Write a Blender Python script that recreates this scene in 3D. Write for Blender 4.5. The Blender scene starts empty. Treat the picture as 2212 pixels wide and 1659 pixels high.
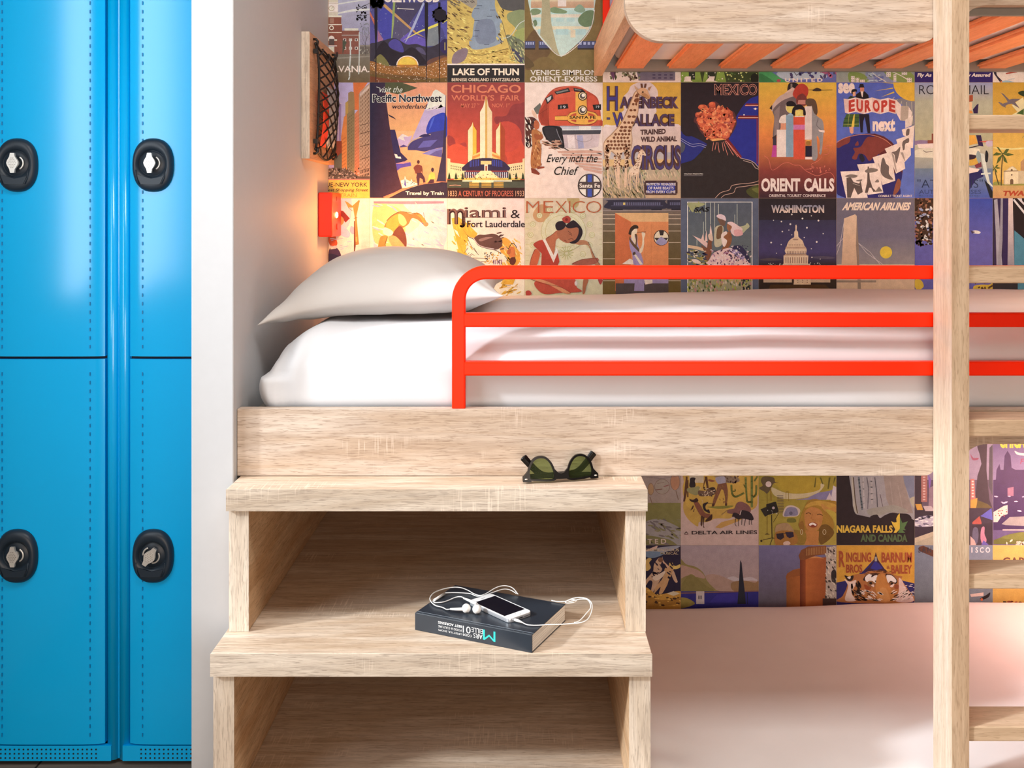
import bpy, bmesh, math, random
from mathutils import Vector, Matrix, noise
from mathutils.geometry import tessellate_polygon
random.seed(7)
SC = bpy.context.scene
COL = SC.collection
CAMZ, F, VX, VY = 1.36, 2182.0, 1130.0, 465.0      # eye height, focal length in px, vanishing point

def W(px, py, D):
    return Vector(((px - VX) / F * D, D, CAMZ + (VY - py) / F * D))
def WZ(px, py, z):
    return W(px, py, (CAMZ - z) * F / (py - VY))
def lin1(c):
    return c / 12.92 if c <= 0.04045 else ((c + 0.055) / 1.055) ** 2.4
def hexlin(h):
    return tuple(lin1(int(h[i:i + 2], 16) / 255) for i in (0, 2, 4))

# ------------------------------------------------------------------ materials
def nodes(name):
    m = bpy.data.materials.new(name); m.use_nodes = True
    nt = m.node_tree; b = nt.nodes['Principled BSDF']
    return m, nt, b
def N(nt, kind, **kw):
    n = nt.nodes.new(kind)
    for k, v in kw.items():
        if k in n.inputs: n.inputs[k].default_value = v
        else: setattr(n, k, v)
    return n
def mat(name, col, rough=0.5, metal=0.0, spec=0.5, var=0.04, nscale=30.0, bump=0.0, emis=None, estr=0, coat=0):
    m, nt, b = nodes(name)
    c = hexlin(col) if isinstance(col, str) else col
    tc = N(nt, 'ShaderNodeTexCoord'); nz = N(nt, 'ShaderNodeTexNoise', Scale=nscale, Detail=4.0)
    nt.links.new(tc.outputs['Object'], nz.inputs['Vector'])
    r = N(nt, 'ShaderNodeValToRGB')
    r.color_ramp.elements[0].position = 0.3; r.color_ramp.elements[1].position = 0.7
    r.color_ramp.elements[0].color = (*[x * (1 - var) for x in c], 1)
    r.color_ramp.elements[1].color = (*[min(1, x * (1 + var)) for x in c], 1)
    nt.links.new(nz.outputs['Fac'], r.inputs['Fac']); nt.links.new(r.outputs['Color'], b.inputs['Base Color'])
    b.inputs['Roughness'].default_value = rough; b.inputs['Metallic'].default_value = metal
    b.inputs['Specular IOR Level'].default_value = spec
    b.inputs['Coat Weight'].default_value = coat
    if bump:
        bp = N(nt, 'ShaderNodeBump', Strength=bump, Distance=0.002)
        nt.links.new(nz.outputs['Fac'], bp.inputs['Height']); nt.links.new(bp.outputs['Normal'], b.inputs['Normal'])
    if emis:
        b.inputs['Emission Color'].default_value = (*hexlin(emis), 1); b.inputs['Emission Strength'].default_value = estr
    return m

def wood(name, axis, light, dark, line, rough=0.5, bump=0.35, hatch=0.5):
    """pale sawn oak foil; axis = direction of the grain"""
    m, nt, b = nodes(name); L = nt.links.new
    tc = N(nt, 'ShaderNodeTexCoord')
    def sc(al, ac):
        mp = N(nt, 'ShaderNodeMapping')
        v = [ac, ac, ac]; v['xyz'.index(axis)] = al
        mp.inputs['Scale'].default_value = v
        L(tc.outputs['Object'], mp.inputs['Vector']); return mp.outputs['Vector']
    def ns(vec, scale=1.0, detail=3.0, dist=0.0):
        n = N(nt, 'ShaderNodeTexNoise', Scale=scale, Detail=detail, Distortion=dist); L(vec, n.inputs['Vector']); return n.outputs['Fac']
    def ramp(f, p0, p1, c0=(0, 0, 0, 1), c1=(1, 1, 1, 1)):
        r = N(nt, 'ShaderNodeValToRGB'); e = r.color_ramp.elements
        e[0].position, e[1].position = p0, p1; e[0].color, e[1].color = c0, c1
        L(f, r.inputs['Fac']); return r.outputs['Color']
    def mix(f, a, bb, mode='MIX'):
        n = N(nt, 'ShaderNodeMix', data_type='RGBA', blend_type=mode)
        if isinstance(f, float): n.inputs[0].default_value = f
        else: L(f, n.inputs[0])
        for k, s in ((6, a), (7, bb)):
            if isinstance(s, tuple): n.inputs[k].default_value = s
            else: L(s, n.inputs[k])
        return n.outputs[2]
    li, da, ln = [(*hexlin(c), 1) for c in (light, dark, line)]
    tone = ramp(ns(sc(2.2, 22), 1.0, 4.0, 0.9), 0.36, 0.66, da, li)
    mid = ramp(ns(sc(9, 120), 1.0, 3.0, 0.5), 0.35, 0.6)
    c = mix(mid, mix(0.28, tone, ln), tone)
    fine_f = ns(sc(34, 520), 1.0, 2.0, 0.8)
    fine = ramp(fine_f, 0.36, 0.46)
    c = mix(fine, mix(0.45, c, ln), c)
    # short saw marks across the grain, in patches
    saw = ramp(ns(sc(330, 14), 1.0, 2.0, 0.1), 0.56, 0.64)
    patch = ramp(ns(sc(4.5, 11), 1.0, 2.0, 0.3), 0.56, 0.68)
    f = N(nt, 'ShaderNodeMath', operation='MULTIPLY'); L(saw, f.inputs[0]); L(patch, f.inputs[1])
    f2 = N(nt, 'ShaderNodeMath', operation='MULTIPLY'); L(f.outputs[0], f2.inputs[0]); f2.inputs[1].default_value = hatch
    c = mix(f2.outputs[0], c, (*[min(1, x * 1.18) for x in li[:3]], 1))
    L(c, b.inputs['Base Color'])
    b.inputs['Roughness'].default_value = rough; b.inputs['Specular IOR Level'].default_value = 0.3
    bp = N(nt, 'ShaderNodeBump', Strength=bump, Distance=0.0008)
    L(fine_f, bp.inputs['Height']); L(bp.outputs['Normal'], b.inputs['Normal'])
    return m

# ------------------------------------------------------------------ mesh builder
class MB:
    def __init__(s): s.v, s.f, s.m, s.sm = [], [], [], []
    def add(s, vs, fs, mi=0, smooth=False):
        o = len(s.v); s.v += [Vector(p) for p in vs]
        for f in fs: s.f.append([o + i for i in f]); s.m.append(mi); s.sm.append(smooth)
        return s
    def box(s, x0, y0, z0, x1, y1, z1, mi=0):
        vs = [(x, y, z) for x in (x0, x1) for y in (y0, y1) for z in (z0, z1)]
        return s.add(vs, [(0, 1, 3, 2), (4, 6, 7, 5), (0, 4, 5, 1), (2, 3, 7, 6), (0, 2, 6, 4), (1, 5, 7, 3)], mi)
    def prism(s, poly, ax, a, b, mi=0, smooth=False):
        """poly: 2-D outline; ax: axis of extrusion from a to b"""
        def P(p, t): return {'x': (t, p[0], p[1]), 'y': (p[0], t, p[1]), 'z': (p[0], p[1], t)}[ax]
        n = len(poly); vs = [P(p, a) for p in poly] + [P(p, b) for p in poly]
        fs = [(i, (i + 1) % n, n + (i + 1) % n, n + i) for i in range(n)]
        o = len(s.v); s.add(vs, fs, mi, smooth)
        tris = tessellate_polygon([[Vector((p[0], p[1], 0)) for p in poly]])
        for t in tris:
            s.f.append([o + i for i in t]); s.m.append(mi); s.sm.append(False)
            s.f.append([o + n + i for i in reversed(t)]); s.m.append(mi); s.sm.append(False)
        return s
    def tube(s, pts, r, seg=8, mi=0, closed=False, cap=True):
        pts = [Vector(p) for p in pts]; n = len(pts); rings = []
        t0 = (pts[1] - pts[0]).normalized(); up = Vector((0, 0, 1)) if abs(t0.z) < .9 else Vector((1, 0, 0))
        u = t0.cross(up).normalized()
        for i, p in enumerate(pts):
            a = pts[(i - 1) % n] if (closed or i > 0) else p
            b = pts[(i + 1) % n] if (closed or i < n - 1) else p
            t = (b - a).normalized(); u = (u - t * u.dot(t)).normalized(); w = t.cross(u)
            rr = r[i] if isinstance(r, (list, tuple)) else r
            rings.append([p + (u * math.cos(k * 2 * math.pi / seg) + w * math.sin(k * 2 * math.pi / seg)) * rr for k in range(seg)])
        return s.loft(rings, mi, True, closed, cap)
    def loft(s, rings, mi=0, smooth=True, closed=False, cap=True):
        k = len(rings[0]); n = len(rings); vs = [p for r in rings for p in r]; fs = []
        for i in range(n if closed else n - 1):
            j = (i + 1) % n
            for q in range(k): fs.append((i * k + q, i * k + (q + 1) % k, j * k + (q + 1) % k, j * k + q))
        o = len(s.v); s.add(vs, fs, mi, smooth)
        if cap and not closed:
            for f in (list(range(k))[::-1], [(n - 1) * k + q for q in range(k)]):
                s.f.append([o + i for i in f]); s.m.append(mi); s.sm.append(False)
        return s
    def grid(s, fn, nu, nv, mi=0, smooth=True, wrapu=False):
        vs = [fn(i / nu, j / nv) for i in range(nu + 1) for j in range(nv + 1)]
        fs = [(i * (nv + 1) + j, (i + 1) * (nv + 1) + j, (i + 1) * (nv + 1) + j + 1, i * (nv + 1) + j + 1) for i in range(nu) for j in range(nv)]
        return s.add(vs, fs, mi, smooth)
    def ball(s, c, rx, ry, rz, seg=16, mi=0):
        c = Vector(c)
        def fn(u, v):
            th, ph = u * 2 * math.pi, (v - .5) * math.pi
            return c + Vector((rx * math.cos(th) * math.cos(ph), ry * math.sin(th) * math.cos(ph), rz * math.sin(ph)))
        return s.grid(fn, seg, seg // 2, mi)
    def build(s, name, mats, parent=None, bevel=0, weld=False, local=False, recalc=True, autosm=False):
        off = Vector((0, 0, 0)) if (parent is None or local) else parent['base']
        off = Vector(off)
        me = bpy.data.meshes.new(name)
        me.from_pydata([p - off for p in s.v], [], s.f)
        if not isinstance(mats, (list, tuple)): mats = [mats]
        for m in mats: me.materials.append(m)
        me.polygons.foreach_set('material_index', s.m); me.polygons.foreach_set('use_smooth', s.sm)
        if weld or recalc:
            bm = bmesh.new(); bm.from_mesh(me)
            if weld: bmesh.ops.remove_doubles(bm, verts=bm.verts, dist=1e-5)
            if recalc: bmesh.ops.recalc_face_normals(bm, faces=bm.faces)
            bm.to_mesh(me); bm.free()
        o = bpy.data.objects.new(name, me); COL.objects.link(o)
        if parent is not None: o.parent = parent; 
        if parent is not None and not local: o['base'] = tuple(off)
        if bevel:
            bv = o.modifiers.new('bevel', 'BEVEL'); bv.width = bevel; bv.segments = 2; bv.limit_method = 'ANGLE'; bv.angle_limit = .7
            bv.harden_normals = False
        return o

def thing(name, label, cat, loc=(0, 0, 0), rotz=0.0, group=None):
    o = bpy.data.objects.new(name, None); COL.objects.link(o)
    o.location = loc; o.rotation_euler = (0, 0, rotz); o.empty_display_size = .05
    o['base'] = tuple(loc); return tag(o, label, cat, group)
def tag(o, label, cat, group=None):
    o['label'] = label; o['category'] = cat
    if group: o['group'] = group
    return o
def struct(o):
    o['kind'] = 'structure'; return o
def catmull(pts, closed=False, sub=6):
    pts = [Vector(p) for p in pts]; n = len(pts); out = []
    for i in range(n if closed else n - 1):
        g = lambda k: pts[k % n] if closed else pts[min(max(k, 0), n - 1)]
        p0, p1, p2, p3 = g(i - 1), g(i), g(i + 1), g(i + 2)
        for k in range(sub):
            t = k / sub
            out.append(.5 * ((2 * p1) + (p2 - p0) * t + (2 * p0 - 5 * p1 + 4 * p2 - p3) * t * t + (3 * p1 - p0 - 3 * p2 + p3) * t ** 3))
    if not closed: out.append(pts[-1])
    return out
def arc(cx, cy, r, a0, a1, n=8):
    return [(cx + r * math.cos(math.radians(a0 + (a1 - a0) * i / n)), cy + r * math.sin(math.radians(a0 + (a1 - a0) * i / n))) for i in range(n + 1)]

# ------------------------------------------------------------------ palette
OX = wood('pale_oak_horizontal', 'x', 'd3c3b4', 'bda792', '7c634f')
OZ = wood('pale_oak_upright', 'z', 'd3c3b4', 'bda792', '7c634f')
OY = wood('shade_warmed_oak_depth', 'y', 'e0c09c', 'cba27a', '86633f')  # oak of the side panels, warm interior shade put into its tone
OT = wood('step_oak', 'x', 'e2d1be', 'cdb59c', '84674f')
GX = wood('greyed_oak_edge', 'x', 'd8ccbc', 'bbab98', '7c6d61', bump=.6)
GZ = wood('greyed_oak_upright_edge', 'z', 'e4d8c8', 'cebfac', '85766a', bump=.6, hatch=.2)
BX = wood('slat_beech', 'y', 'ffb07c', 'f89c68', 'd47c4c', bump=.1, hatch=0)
PINE = wood('smooth_ladder_pine', 'z', 'efdfcc', 'e2cbb0', 'b89c80', bump=.15, hatch=0)
PINF = wood('grained_ladder_edge', 'z', 'd6bda0', 'c0a284', '8d7256', bump=.2, hatch=0)
PINX = wood('smooth_rung_pine', 'x', 'dcc3a6', 'caad8e', '9a7e62', bump=.15, hatch=0)
WHITE = mat('white_wall_paint', 'ebebea', .6, var=.01, nscale=60, bump=.03)
LINEN = mat('white_bed_linen', 'd5d7db', .85, spec=.2, var=.012, nscale=14, bump=.12)
LINEN3 = mat('white_bed_linen_lifted', 'eceaea', .85, spec=.2, var=.012, nscale=14, bump=.12)  # same linen, lightened in colour to lift the shaded bunks
LINEN2 = mat('white_pillow_cotton', 'c8c5c2', .85, spec=.2, var=.015, nscale=12, bump=.12)
RED = mat('orange_red_enamel', 'ff2a00', .38, var=.02, spec=.18)
BLUE = mat('cyan_blue_locker_paint', '00b6fb', .15, var=.015, nscale=4, spec=.6)
SLOT = mat('blue_embossed_slot', '0080bc', .4)
GAP = mat('dark_gap', '061a2c', .7)
BLACK = mat('black_cord', '14100f', .6)
NAVY = mat('navy_plastic', '1d2b38', .42, var=.05)
STEEL = mat('brushed_nickel', 'e6e4de', .36, .6, var=.04)
GREY = mat('grey_bed_metal', '8d8982', .45, .3)
# ------------------------------------------------------------------ the setting
RX0, RX1, RY0, RY1, RZ1 = -1.52, 2.7, -2.2, 2.982, 2.75
def floor_mat():
    m, nt, b = nodes('dark_plank_floor'); L = nt.links.new
    tc = N(nt, 'ShaderNodeTexCoord'); br = N(nt, 'ShaderNodeTexBrick', Scale=1.0)
    br.inputs['Brick Width'].default_value = 1.2; br.inputs['Row Height'].default_value = .16
    br.inputs['Mortar Size'].default_value = .003
    br.inputs['Color1'].default_value = (*hexlin('7d7368'), 1); br.inputs['Color2'].default_value = (*hexlin('675d54'), 1)
    br.inputs['Mortar'].default_value = (*hexlin('2c2622'), 1)
    mp = N(nt, 'ShaderNodeMapping'); mp.inputs['Scale'].default_value = (3, 60, 1)
    nz = N(nt, 'ShaderNodeTexNoise', Scale=1.0, Detail=4.0)
    L(tc.outputs['Object'], br.inputs['Vector']); L(tc.outputs['Object'], mp.inputs['Vector']); L(mp.outputs['Vector'], nz.inputs['Vector'])
    mx = N(nt, 'ShaderNodeMix', data_type='RGBA', blend_type='OVERLAY'); mx.inputs[0].default_value = .6
    L(br.outputs['Color'], mx.inputs[6]); L(nz.outputs['Fac'], mx.inputs[7]); L(mx.outputs[2], b.inputs['Base Color'])
    b.inputs['Roughness'].default_value = .55; return m
struct(MB().box(RX0 - .1, RY0 - .1, -.1, RX1 + .1, RY1 + .1, 0).build('floor', floor_mat()))
TAN = mat('warm_grey_room_paint', '9c8f84', .8, var=.02)
struct(MB().box(RX0 - .1, RY0 - .1, RZ1, RX1 + .1, RY1 + .1, RZ1 + .1).build('ceiling', TAN))
PAPER = mat('printed_wallpaper_ground', 'b89c86', .6, var=.25, nscale=9)
struct(MB().box(RX0 - .1, RY1, 0, RX1 + .1, RY1 + .1, RZ1).build('wall_back', PAPER))
FW = (-.7, 1.5, .08, 1.85)                     # opening added behind the camera to carry fill light: x0 x1 z0 z1
struct(MB().box(RX0 - .1, RY0 - .1, 0, FW[0], RY0, RZ1).box(FW[1], RY0 - .1, 0, RX1 + .1, RY0, RZ1).box(FW[0], RY0 - .1, 0, FW[1], RY0, FW[2]).box(FW[0], RY0 - .1, FW[3], FW[1], RY0, RZ1).build('wall_front', TAN))
struct(MB().box(RX1, RY0, 0, RX1 + .1, RY1, RZ1).build('wall_right', TAN))
WIN = [(.42, 1.65, 1.05, 2.50)]           # the window in the left wall: y0 y1 z0 z1
mb = MB()
w = WIN[0]
mb.box(RX0 - .1, RY0, 0, RX0, w[0], RZ1).box(RX0 - .1, w[1], 0, RX0, RY1, RZ1).box(RX0 - .1, w[0], 0, RX0, w[1], w[2]).box(RX0 - .1, w[0], w[3], RX0, w[1], RZ1)
struct(mb.build('wall_left', TAN))
for i, w in enumerate(WIN):
    m = MB(); t = .035
    m.box(RX0 - .09, w[0], w[2], RX0 - .02, w[0] + t, w[3]).box(RX0 - .09, w[1] - t, w[2], RX0 - .02, w[1], w[3])
    m.box(RX0 - .09, w[0] + t, w[2], RX0 - .02, w[1] - t, w[2] + t).box(RX0 - .09, w[0] + t, w[3] - t, RX0 - .02, w[1] - t, w[3])
    struct(m.build('window_%d' % (i + 1), WHITE))
SOFT = mat('soft_white_partition_paint', 'bdbfc2', .6, var=.01, nscale=60, bump=.03)
# white partitions at the head and the foot of the bunks
struct(MB().box(-.6595, 2.007, 0, -.5755, RY1 - .0005, RZ1).build('wall_alcove_left', SOFT, bevel=.002))
struct(MB().box(1.62, 2.007, 0, 1.704, RY1 - .0005, RZ1).build('wall_alcove_right', SOFT, bevel=.002))

# ------------------------------------------------------------------ lockers
def egg(w, h, n=48, top=1.0):
    pts = []
    for k in range(n):
        a = 2 * math.pi * k / n
        c, s_ = math.cos(a), math.sin(a)
        p = 2.35
        pts.append((math.copysign(abs(c) ** (2 / p), c) * w / 2, math.copysign(abs(s_) ** (2 / p), s_) * h / 2))
    return pts
def lock(parent, x, z, y, turn, off):
    n = 48
    hs = MB(); E = lambda sx, dy: [(x + px * sx, y + dy, z + pz * sx) for px, pz in egg(.1015, .132)]
    def C(r, dy): return [(x - .001 + r * math.cos(2 * math.pi * k / n), y + dy, z + .004 + r * math.sin(2 * math.pi * k / n)) for k in range(n)]
    def M(sx, r, t, dy):
        e, c = E(sx, dy), C(r, dy); return [tuple(a * (1 - t) + b_ * t for a, b_ in zip(p, q)) for p, q in zip(e, c)]
    hs.loft([E(1, 0), E(1, -.004), E(.95, -.011), E(.86, -.0155), M(.80, .037, .55, -.0165), M(.8, .0365, .8, -.0145), C(.0335, -.013), C(.0325, -.006), C(.0315, -.0055), C(.0305, -.0068), C(.010, -.0068)])
    # lower ramp with raised edges
    hs.prism([(x - .025, z - .0475), (x + .021, z - .0475), (x + .030, z - .028), (x + .0, z - .034), (x - .034, z - .024)], 'y', y - .0178, y - .006)
    for sx in (-1, 1):
        hs.tube([(x - .002 + sx * .0355, y - .0165, z - .012), (x - .002 + sx * .0335, y - .0175, z - .033), (x - .002 + sx * .0275, y - .0155, z - .0465)], .0016, 6)
    lk = hs.build('lock_housing', NAVY, parent)
    tt = MB(); a = math.radians(turn); ca, sa = math.cos(a), math.sin(a)
    cx, cz = x - .0015, z + .0045
    R = lambda p: (cx + p[0] * ca + p[1] * sa, cz - p[0] * sa + p[1] * ca)
    out = [(-.005, .0245), (.0048, .0245), (.0068, .015), (.0125, .006), (.0142, 0), (.0125, -.006), (.0068, -.015), (.0052, -.0245), (-.0048, -.0245), (-.007, -.015), (-.0125, -.006), (-.0142, 0), (-.0125, .006), (-.007, .015)]
    tt.prism([R(p) for p in out], 'y', y - .026, y - .0195)
    tt.prism([R((.009 * math.cos(k * .5236), .009 * math.sin(k * .5236))) for k in range(12)], 'y', y - .0195, y - .0068)
    for i in range(-2, 3):
        for j in range(-3, 4):
            px, pz = (i + .5 * (j % 2)) * .0045, j * .0039
            if abs(px) / .0115 + abs(pz) / .018 < 1:
                q = R((px, pz)); tt.prism([(q[0] + .0010 * math.cos(k * 1.047), q[1] + .0010 * math.sin(k * 1.047)) for k in range(6)], 'y', y - .0266, y - .0259, 1)
    # hasp ring standing behind the turn
    ring = [R((.004 + .0165 * math.cos(t), .0165 * math.sin(t))) for t in [(-62 + 124 * k / 14) * math.pi / 180 for k in range(15)]]
    tt.tube([(p[0], y - .012, p[1]) for p in ring], .0022, 8)
    if turn:
        ring = [R((-.004 - .0165 * math.cos(t), .0165 * math.sin(t))) for t in [(-40 + 80 * k / 14) * math.pi / 180 for k in range(15)]]
        tt.tube([(p[0], y - .012, p[1]) for p in ring], .0022, 8)
    tt.build('thumb_turn', [STEEL, mat('nickel_dimple', '8f8a82', .4, 1.0) if turn == 0 else mat('nickel_stud', 'f4f1ea', .25, 1.0)], parent)
def locker(x0, x1, dx, label, turns, lx):
    yF = 2.496; t = thing('locker', label, 'locker', ((x0 + x1) / 2, yF + .25, 0), group='blue metal lockers beside the bunks')
    body = MB(); zt = 1.98
    body.box(x0, yF + .012, .012, x0 + .018, yF + .47, zt).box(x1 - .018, yF + .012, .012, x1, yF + .47, zt)
    body.box(x0 + .018, yF + .45, .012, x1 - .018, yF + .47, zt).box(x0 + .018, yF + .02, zt - .018, x1 - .018, yF + .45, zt)
    body.box(x0 + .018, yF + .02, 1.0, x1 - .018, yF + .45, 1.016)
    # rounded front stiles
    for a, b_ in ((x0, x0 + .0295), (x1 - .0295, x1)):
        prof = [(a + .0012, yF + .03), (a + .0012, yF + .012)] + [(a + .0012 + (b_ - a - .0024) * k / 10, yF + .012 - .0095 * math.sin(math.pi * k / 10) ** .6) for k in range(1, 10)] + [(b_ - .0012, yF + .012), (b_ - .0012, yF + .03)]
        body.prism(prof, 'z', .012, zt, 0, True)
    body.build('body', BLUE, t)
    plinth = MB(); z0, z1 = .012, .0495
    plinth.box(x0 + .014, yF - .001, z0, x1 - .014, yF + .011, z1)
    hx0 = x0 + .060; n = 22
    for r in range(3):
        for k in range(n):
            hx = hx0 + k * .0112; hz = .0195 + r * .0105
            if hx > x1 - .05: continue
            plinth.prism([(hx + .0024 * math.cos(q * .7854), hz + .0024 * math.sin(q * .7854)) for q in range(8)], 'y', yF - .0016, yF - .0009, 1)
    plinth.build('vent_plinth', [BLUE, GAP], t, bevel=.001)
    d0, d1 = x0 + .031, x1 - .031
    for k, (z0, z1) in enumerate(((.0535, 1.0045), (1.0115, 1.95))):
        d = MB(); nx = 24
        # gently pillowed sheet-metal door
        def fn(u, v):
            e = .007 * (1 - abs(2 * u - 1) ** 6)
            return (d0 + (d1 - d0) * u, yF + .004 - e, z0 + (z1 - z0) * v)
        d.grid(fn, nx, 4)
        for zz in (z0, z1):
            d.grid(lambda u, v: (d0 + (d1 - d0) * u, yF + .004 - v * .007 * (1 - abs(2 * u - 1) ** 6), zz), nx, 1, 0, False)
        d.box(d0, yF + .004, z0, d1, yF + .018, z1)
        for sx in (d0 + .033, d1 - .034):
            zz = z0 + .02
            while zz < z1 - .02:
                d.box(sx - .0013, yF - .0040, zz, sx + .0013, yF - .002, zz + .0085, 1); zz += .0212
        ob = d.build('door', [BLUE, SLOT], t)
        lock(ob, lx, (.520, 1.4836)[k], yF - .0028, turns[k], None)
    g = MB().box(x0 + .0295, yF + .019, .05, x1 - .0295, yF + .0195, 1.95).build('inner_shadow_gap', GAP, t)  # dark sheet standing in for the shade in the door gaps
    g.name = 'gap_shade_sheet'
locker(-1.350, -1.004, 0, 'blue two-door locker at the left edge of the picture, both lock turns upright', (0, 0), -1.247)
locker(-1.0035, -.6605, 0, 'blue two-door locker against the white partition, its lower lock turned aslant', (34, 0)[0:2], -.912)

# ------------------------------------------------------------------ stair of two box steps
t = thing('bunk_staircase', 'pale oak box steps leading up to the middle bunk', 'stairs', (-.166, 2.4, 0))
BACK = wood('shade_browned_oak_back', 'x', 'c99c72', 'b3845a', '7c5636', bump=.1, hatch=.2)  # oak browned to put the step interior's shade into the colour
T1, T2, T3 = .8355, .559, .283
tr = [(T1, -.5685, .238, 1.934), (T2, -.5715, .235 + .0005, 1.846), (T3, -.5735, .2375, 1.757)]
for z, x0, x1, y0 in tr:
    m = MB(); m.box(x0, y0 + .0006, z - .0415, x1, 2.96, z)
    o = m.build('tread', [OT], t, bevel=.0012)
    MB().box(x0 - .0004, y0 - .0006, z - .0420, x1 + .0004, y0 + .0006, z - .0004).build('edge_strip', GX, o)
for (z0, z1, x0, x1, y0) in ((T2, T1 - .042, -.5655, .2355, 1.943), (T3, T2 - .042, -.5685, .2335, 1.855), (0, T3 - .042, -.5705, .2345, 1.766)):
    for a, b_ in ((x0, x0 + .0375), (x1 - .0385, x1)):
        o = MB().box(a, y0 + .0006, z0 + .0003, b_, 2.955, z1 - .0003).build('side_panel', OY, t, bevel=.001)
        MB().box(a - .0003, y0 - .0005, z0 + .0004, b_ + .0003, y0 + .0006, z1 - .0004).build('edge_strip', GZ, o)
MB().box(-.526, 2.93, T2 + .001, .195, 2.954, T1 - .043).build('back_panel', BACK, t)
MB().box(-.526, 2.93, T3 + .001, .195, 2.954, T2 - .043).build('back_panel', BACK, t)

# ------------------------------------------------------------------ middle bunk frame
def board_profile(xl, zb, zt, zcut, rl, xr=1.615):
    """front board: outline in x,z with a raised part right of the ladder"""
    p = [(xl, zt)]
    if rl: p += arc(xl + rl, zb + rl, rl, 180, 270, 10)
    else: p += [(xl, zb)]
    h = zcut - zb; r2 = .024
    p += arc(.806, zb + r2, r2, 270, 330, 5)
    p += arc(.932, zcut - .055, .055, 150, 90, 8)
    p += [(xr, zcut), (xr, zt)]
    return p
t = thing('bunk_bed', 'middle pale oak bunk frame carrying the orange-red guard rail', 'bed', (.46, 2.5, .836), group='pale oak bunk beds')
m = MB().prism(board_profile(-.5745, .8365, .9705, .900, 0), 'y', 2.030, 2.056)
m.build('side_board', OX, t, bevel=.0015)
MB().box(-.574, 2.057, .925, 1.615, 2.975, .945).build('bed_base', GREY, t)
def sweep(m, path, w, d, yc):
    """rounded square tube swept along a path in the x,z plane"""
    pr = []
    c = .0035
    for (cx, cy, a) in ((w / 2 - c, d / 2 - c, 0), (-w / 2 + c, d / 2 - c, 90), (-w / 2 + c, -d / 2 + c, 180), (w / 2 - c, -d / 2 + c, 270)):
        pr += arc(cx, cy, c, a, a + 90, 3)
    rings = []
    for i, p in enumerate(path):
        a = path[max(i - 1, 0)]; b_ = path[min(i + 1, len(path) - 1)]
        tx, tz = b_[0] - a[0], b_[1] - a[1]; l = math.hypot(tx, tz); nx, nz = -tz / l, tx / l
        rings.append([(p[0] + nx * q[0], yc + q[1], p[1] + nz * q[0]) for q in pr])
    m.loft(rings, 0, False); return m
g = MB(); xr = 1.59; yc = 2.0465; xb, zb = -.1300, .971; R = .056
sweep(g, [(xb, zb)] + [(xb, zb + (1.2446 - R - zb) * k / 3) for k in (1, 2)] + arc(xb + R, 1.2446 - R, R, 180, 90, 30) + [(xr - R, 1.2446)] + arc(xr - R, 1.2446 - R, R, 90, 0, 14)[1:] + [(xr, zb)], .0272, .025, yc)
for z in (1.1485, 1.0505):
    sweep(g, [(xb + .012, z), (xr - .012, z)], .0285, .0245, yc)
gr = g.build('guard_rail', RED, t)
gr['label'] = 'orange-red tubular guard rail'

# ------------------------------------------------------------------ upper bunk frame
t = thing('bunk_bed', 'upper pale oak bunk frame seen from below with warm lit slats', 'bed', (.85, 2.5, 1.71), group='pale oak bunk beds')
MB().prism(board_profile(.2045, 1.709, 2.02, 1.782, .078), 'y', 2.030, 2.054).build('side_board', OX, t, bevel=.0015)
MB().box(.2085, 2.0545, 1.770, .2325, 2.972, 1.857).build('end_board', wood('oak_end_board', 'y', 'e0bfa0', 'cfa986', '9a755a', bump=.2, hatch=0), t, bevel=.001)
for i in range(9):
    x0 = .274 + .1510 * i; z0, z1 = 1.7885, 1.8055
    m = MB().prism([(x0, 2.075), (x0 + .112, 2.075), (x0 + .112, 2.70), (x0 + .112, 2.925), (x0 + .076, 2.952), (x0, 2.952)] if False else [(x0, 2.075), (x0 + .077, 2.075), (x0 + .077, 2.948), (x0, 2.948)], 'z', z0, z1)
    m.box(x0 - .006, 2.075, z0 + .006, x0, 2.948, z0 + .011)
    m.build('slat', BX, t, bevel=.001)
MB().box(.2345, 2.9485, 1.7815, 1.615, 2.9735, 1.84).build('back_rail', GREY, t)
MB().box(.90, 2.0555, 1.766, 1.40, 2.066, 1.784).build('bracket', GREY, t, bevel=.003)
g = MB()
g.box(.214, 2.060, 1.8575, .232, 2.955, 1.875)
g.box(.2335, 2.9525, 1.8405, .2535, 2.9725, 2.30)
g.box(.214, 2.060, 2.28, .232, 2.975, 2.30)
g.box(.214, 2.060, 2.02, .232, 2.955, 2.04)
g.build('end_rail', RED, t, bevel=.003)

# ------------------------------------------------------------------ ladder
t = thing('bunk_ladder', 'pale pine ladder standing in front of the bunks', 'ladder', (1.04, 1.98, 0))
for x0 in (.8232, 1.236):
    o = MB().box(x0, 1.9406, 0, x0 + .033, 2.0285, 2.60).build('stile', PINE, t, bevel=.0015)
    MB().box(x0 + .0002, 1.9394, 0, x0 + .0332, 1.9406, 2.60).build('edge_strip', PINF, o)
for py0, py1 in ((248, 280), (578, 612), (907, 943), (1240, 1272.5), (1570, 1602)):
    z1, z0 = CAMZ + (VY - py0) / F * 1.945, CAMZ + (VY - py1) / F * 1.945
    MB().box(.8564, 1.945, z0, 1.2358, 2.0275, z1).build('rung', PINX, t, bevel=.002)
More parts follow.
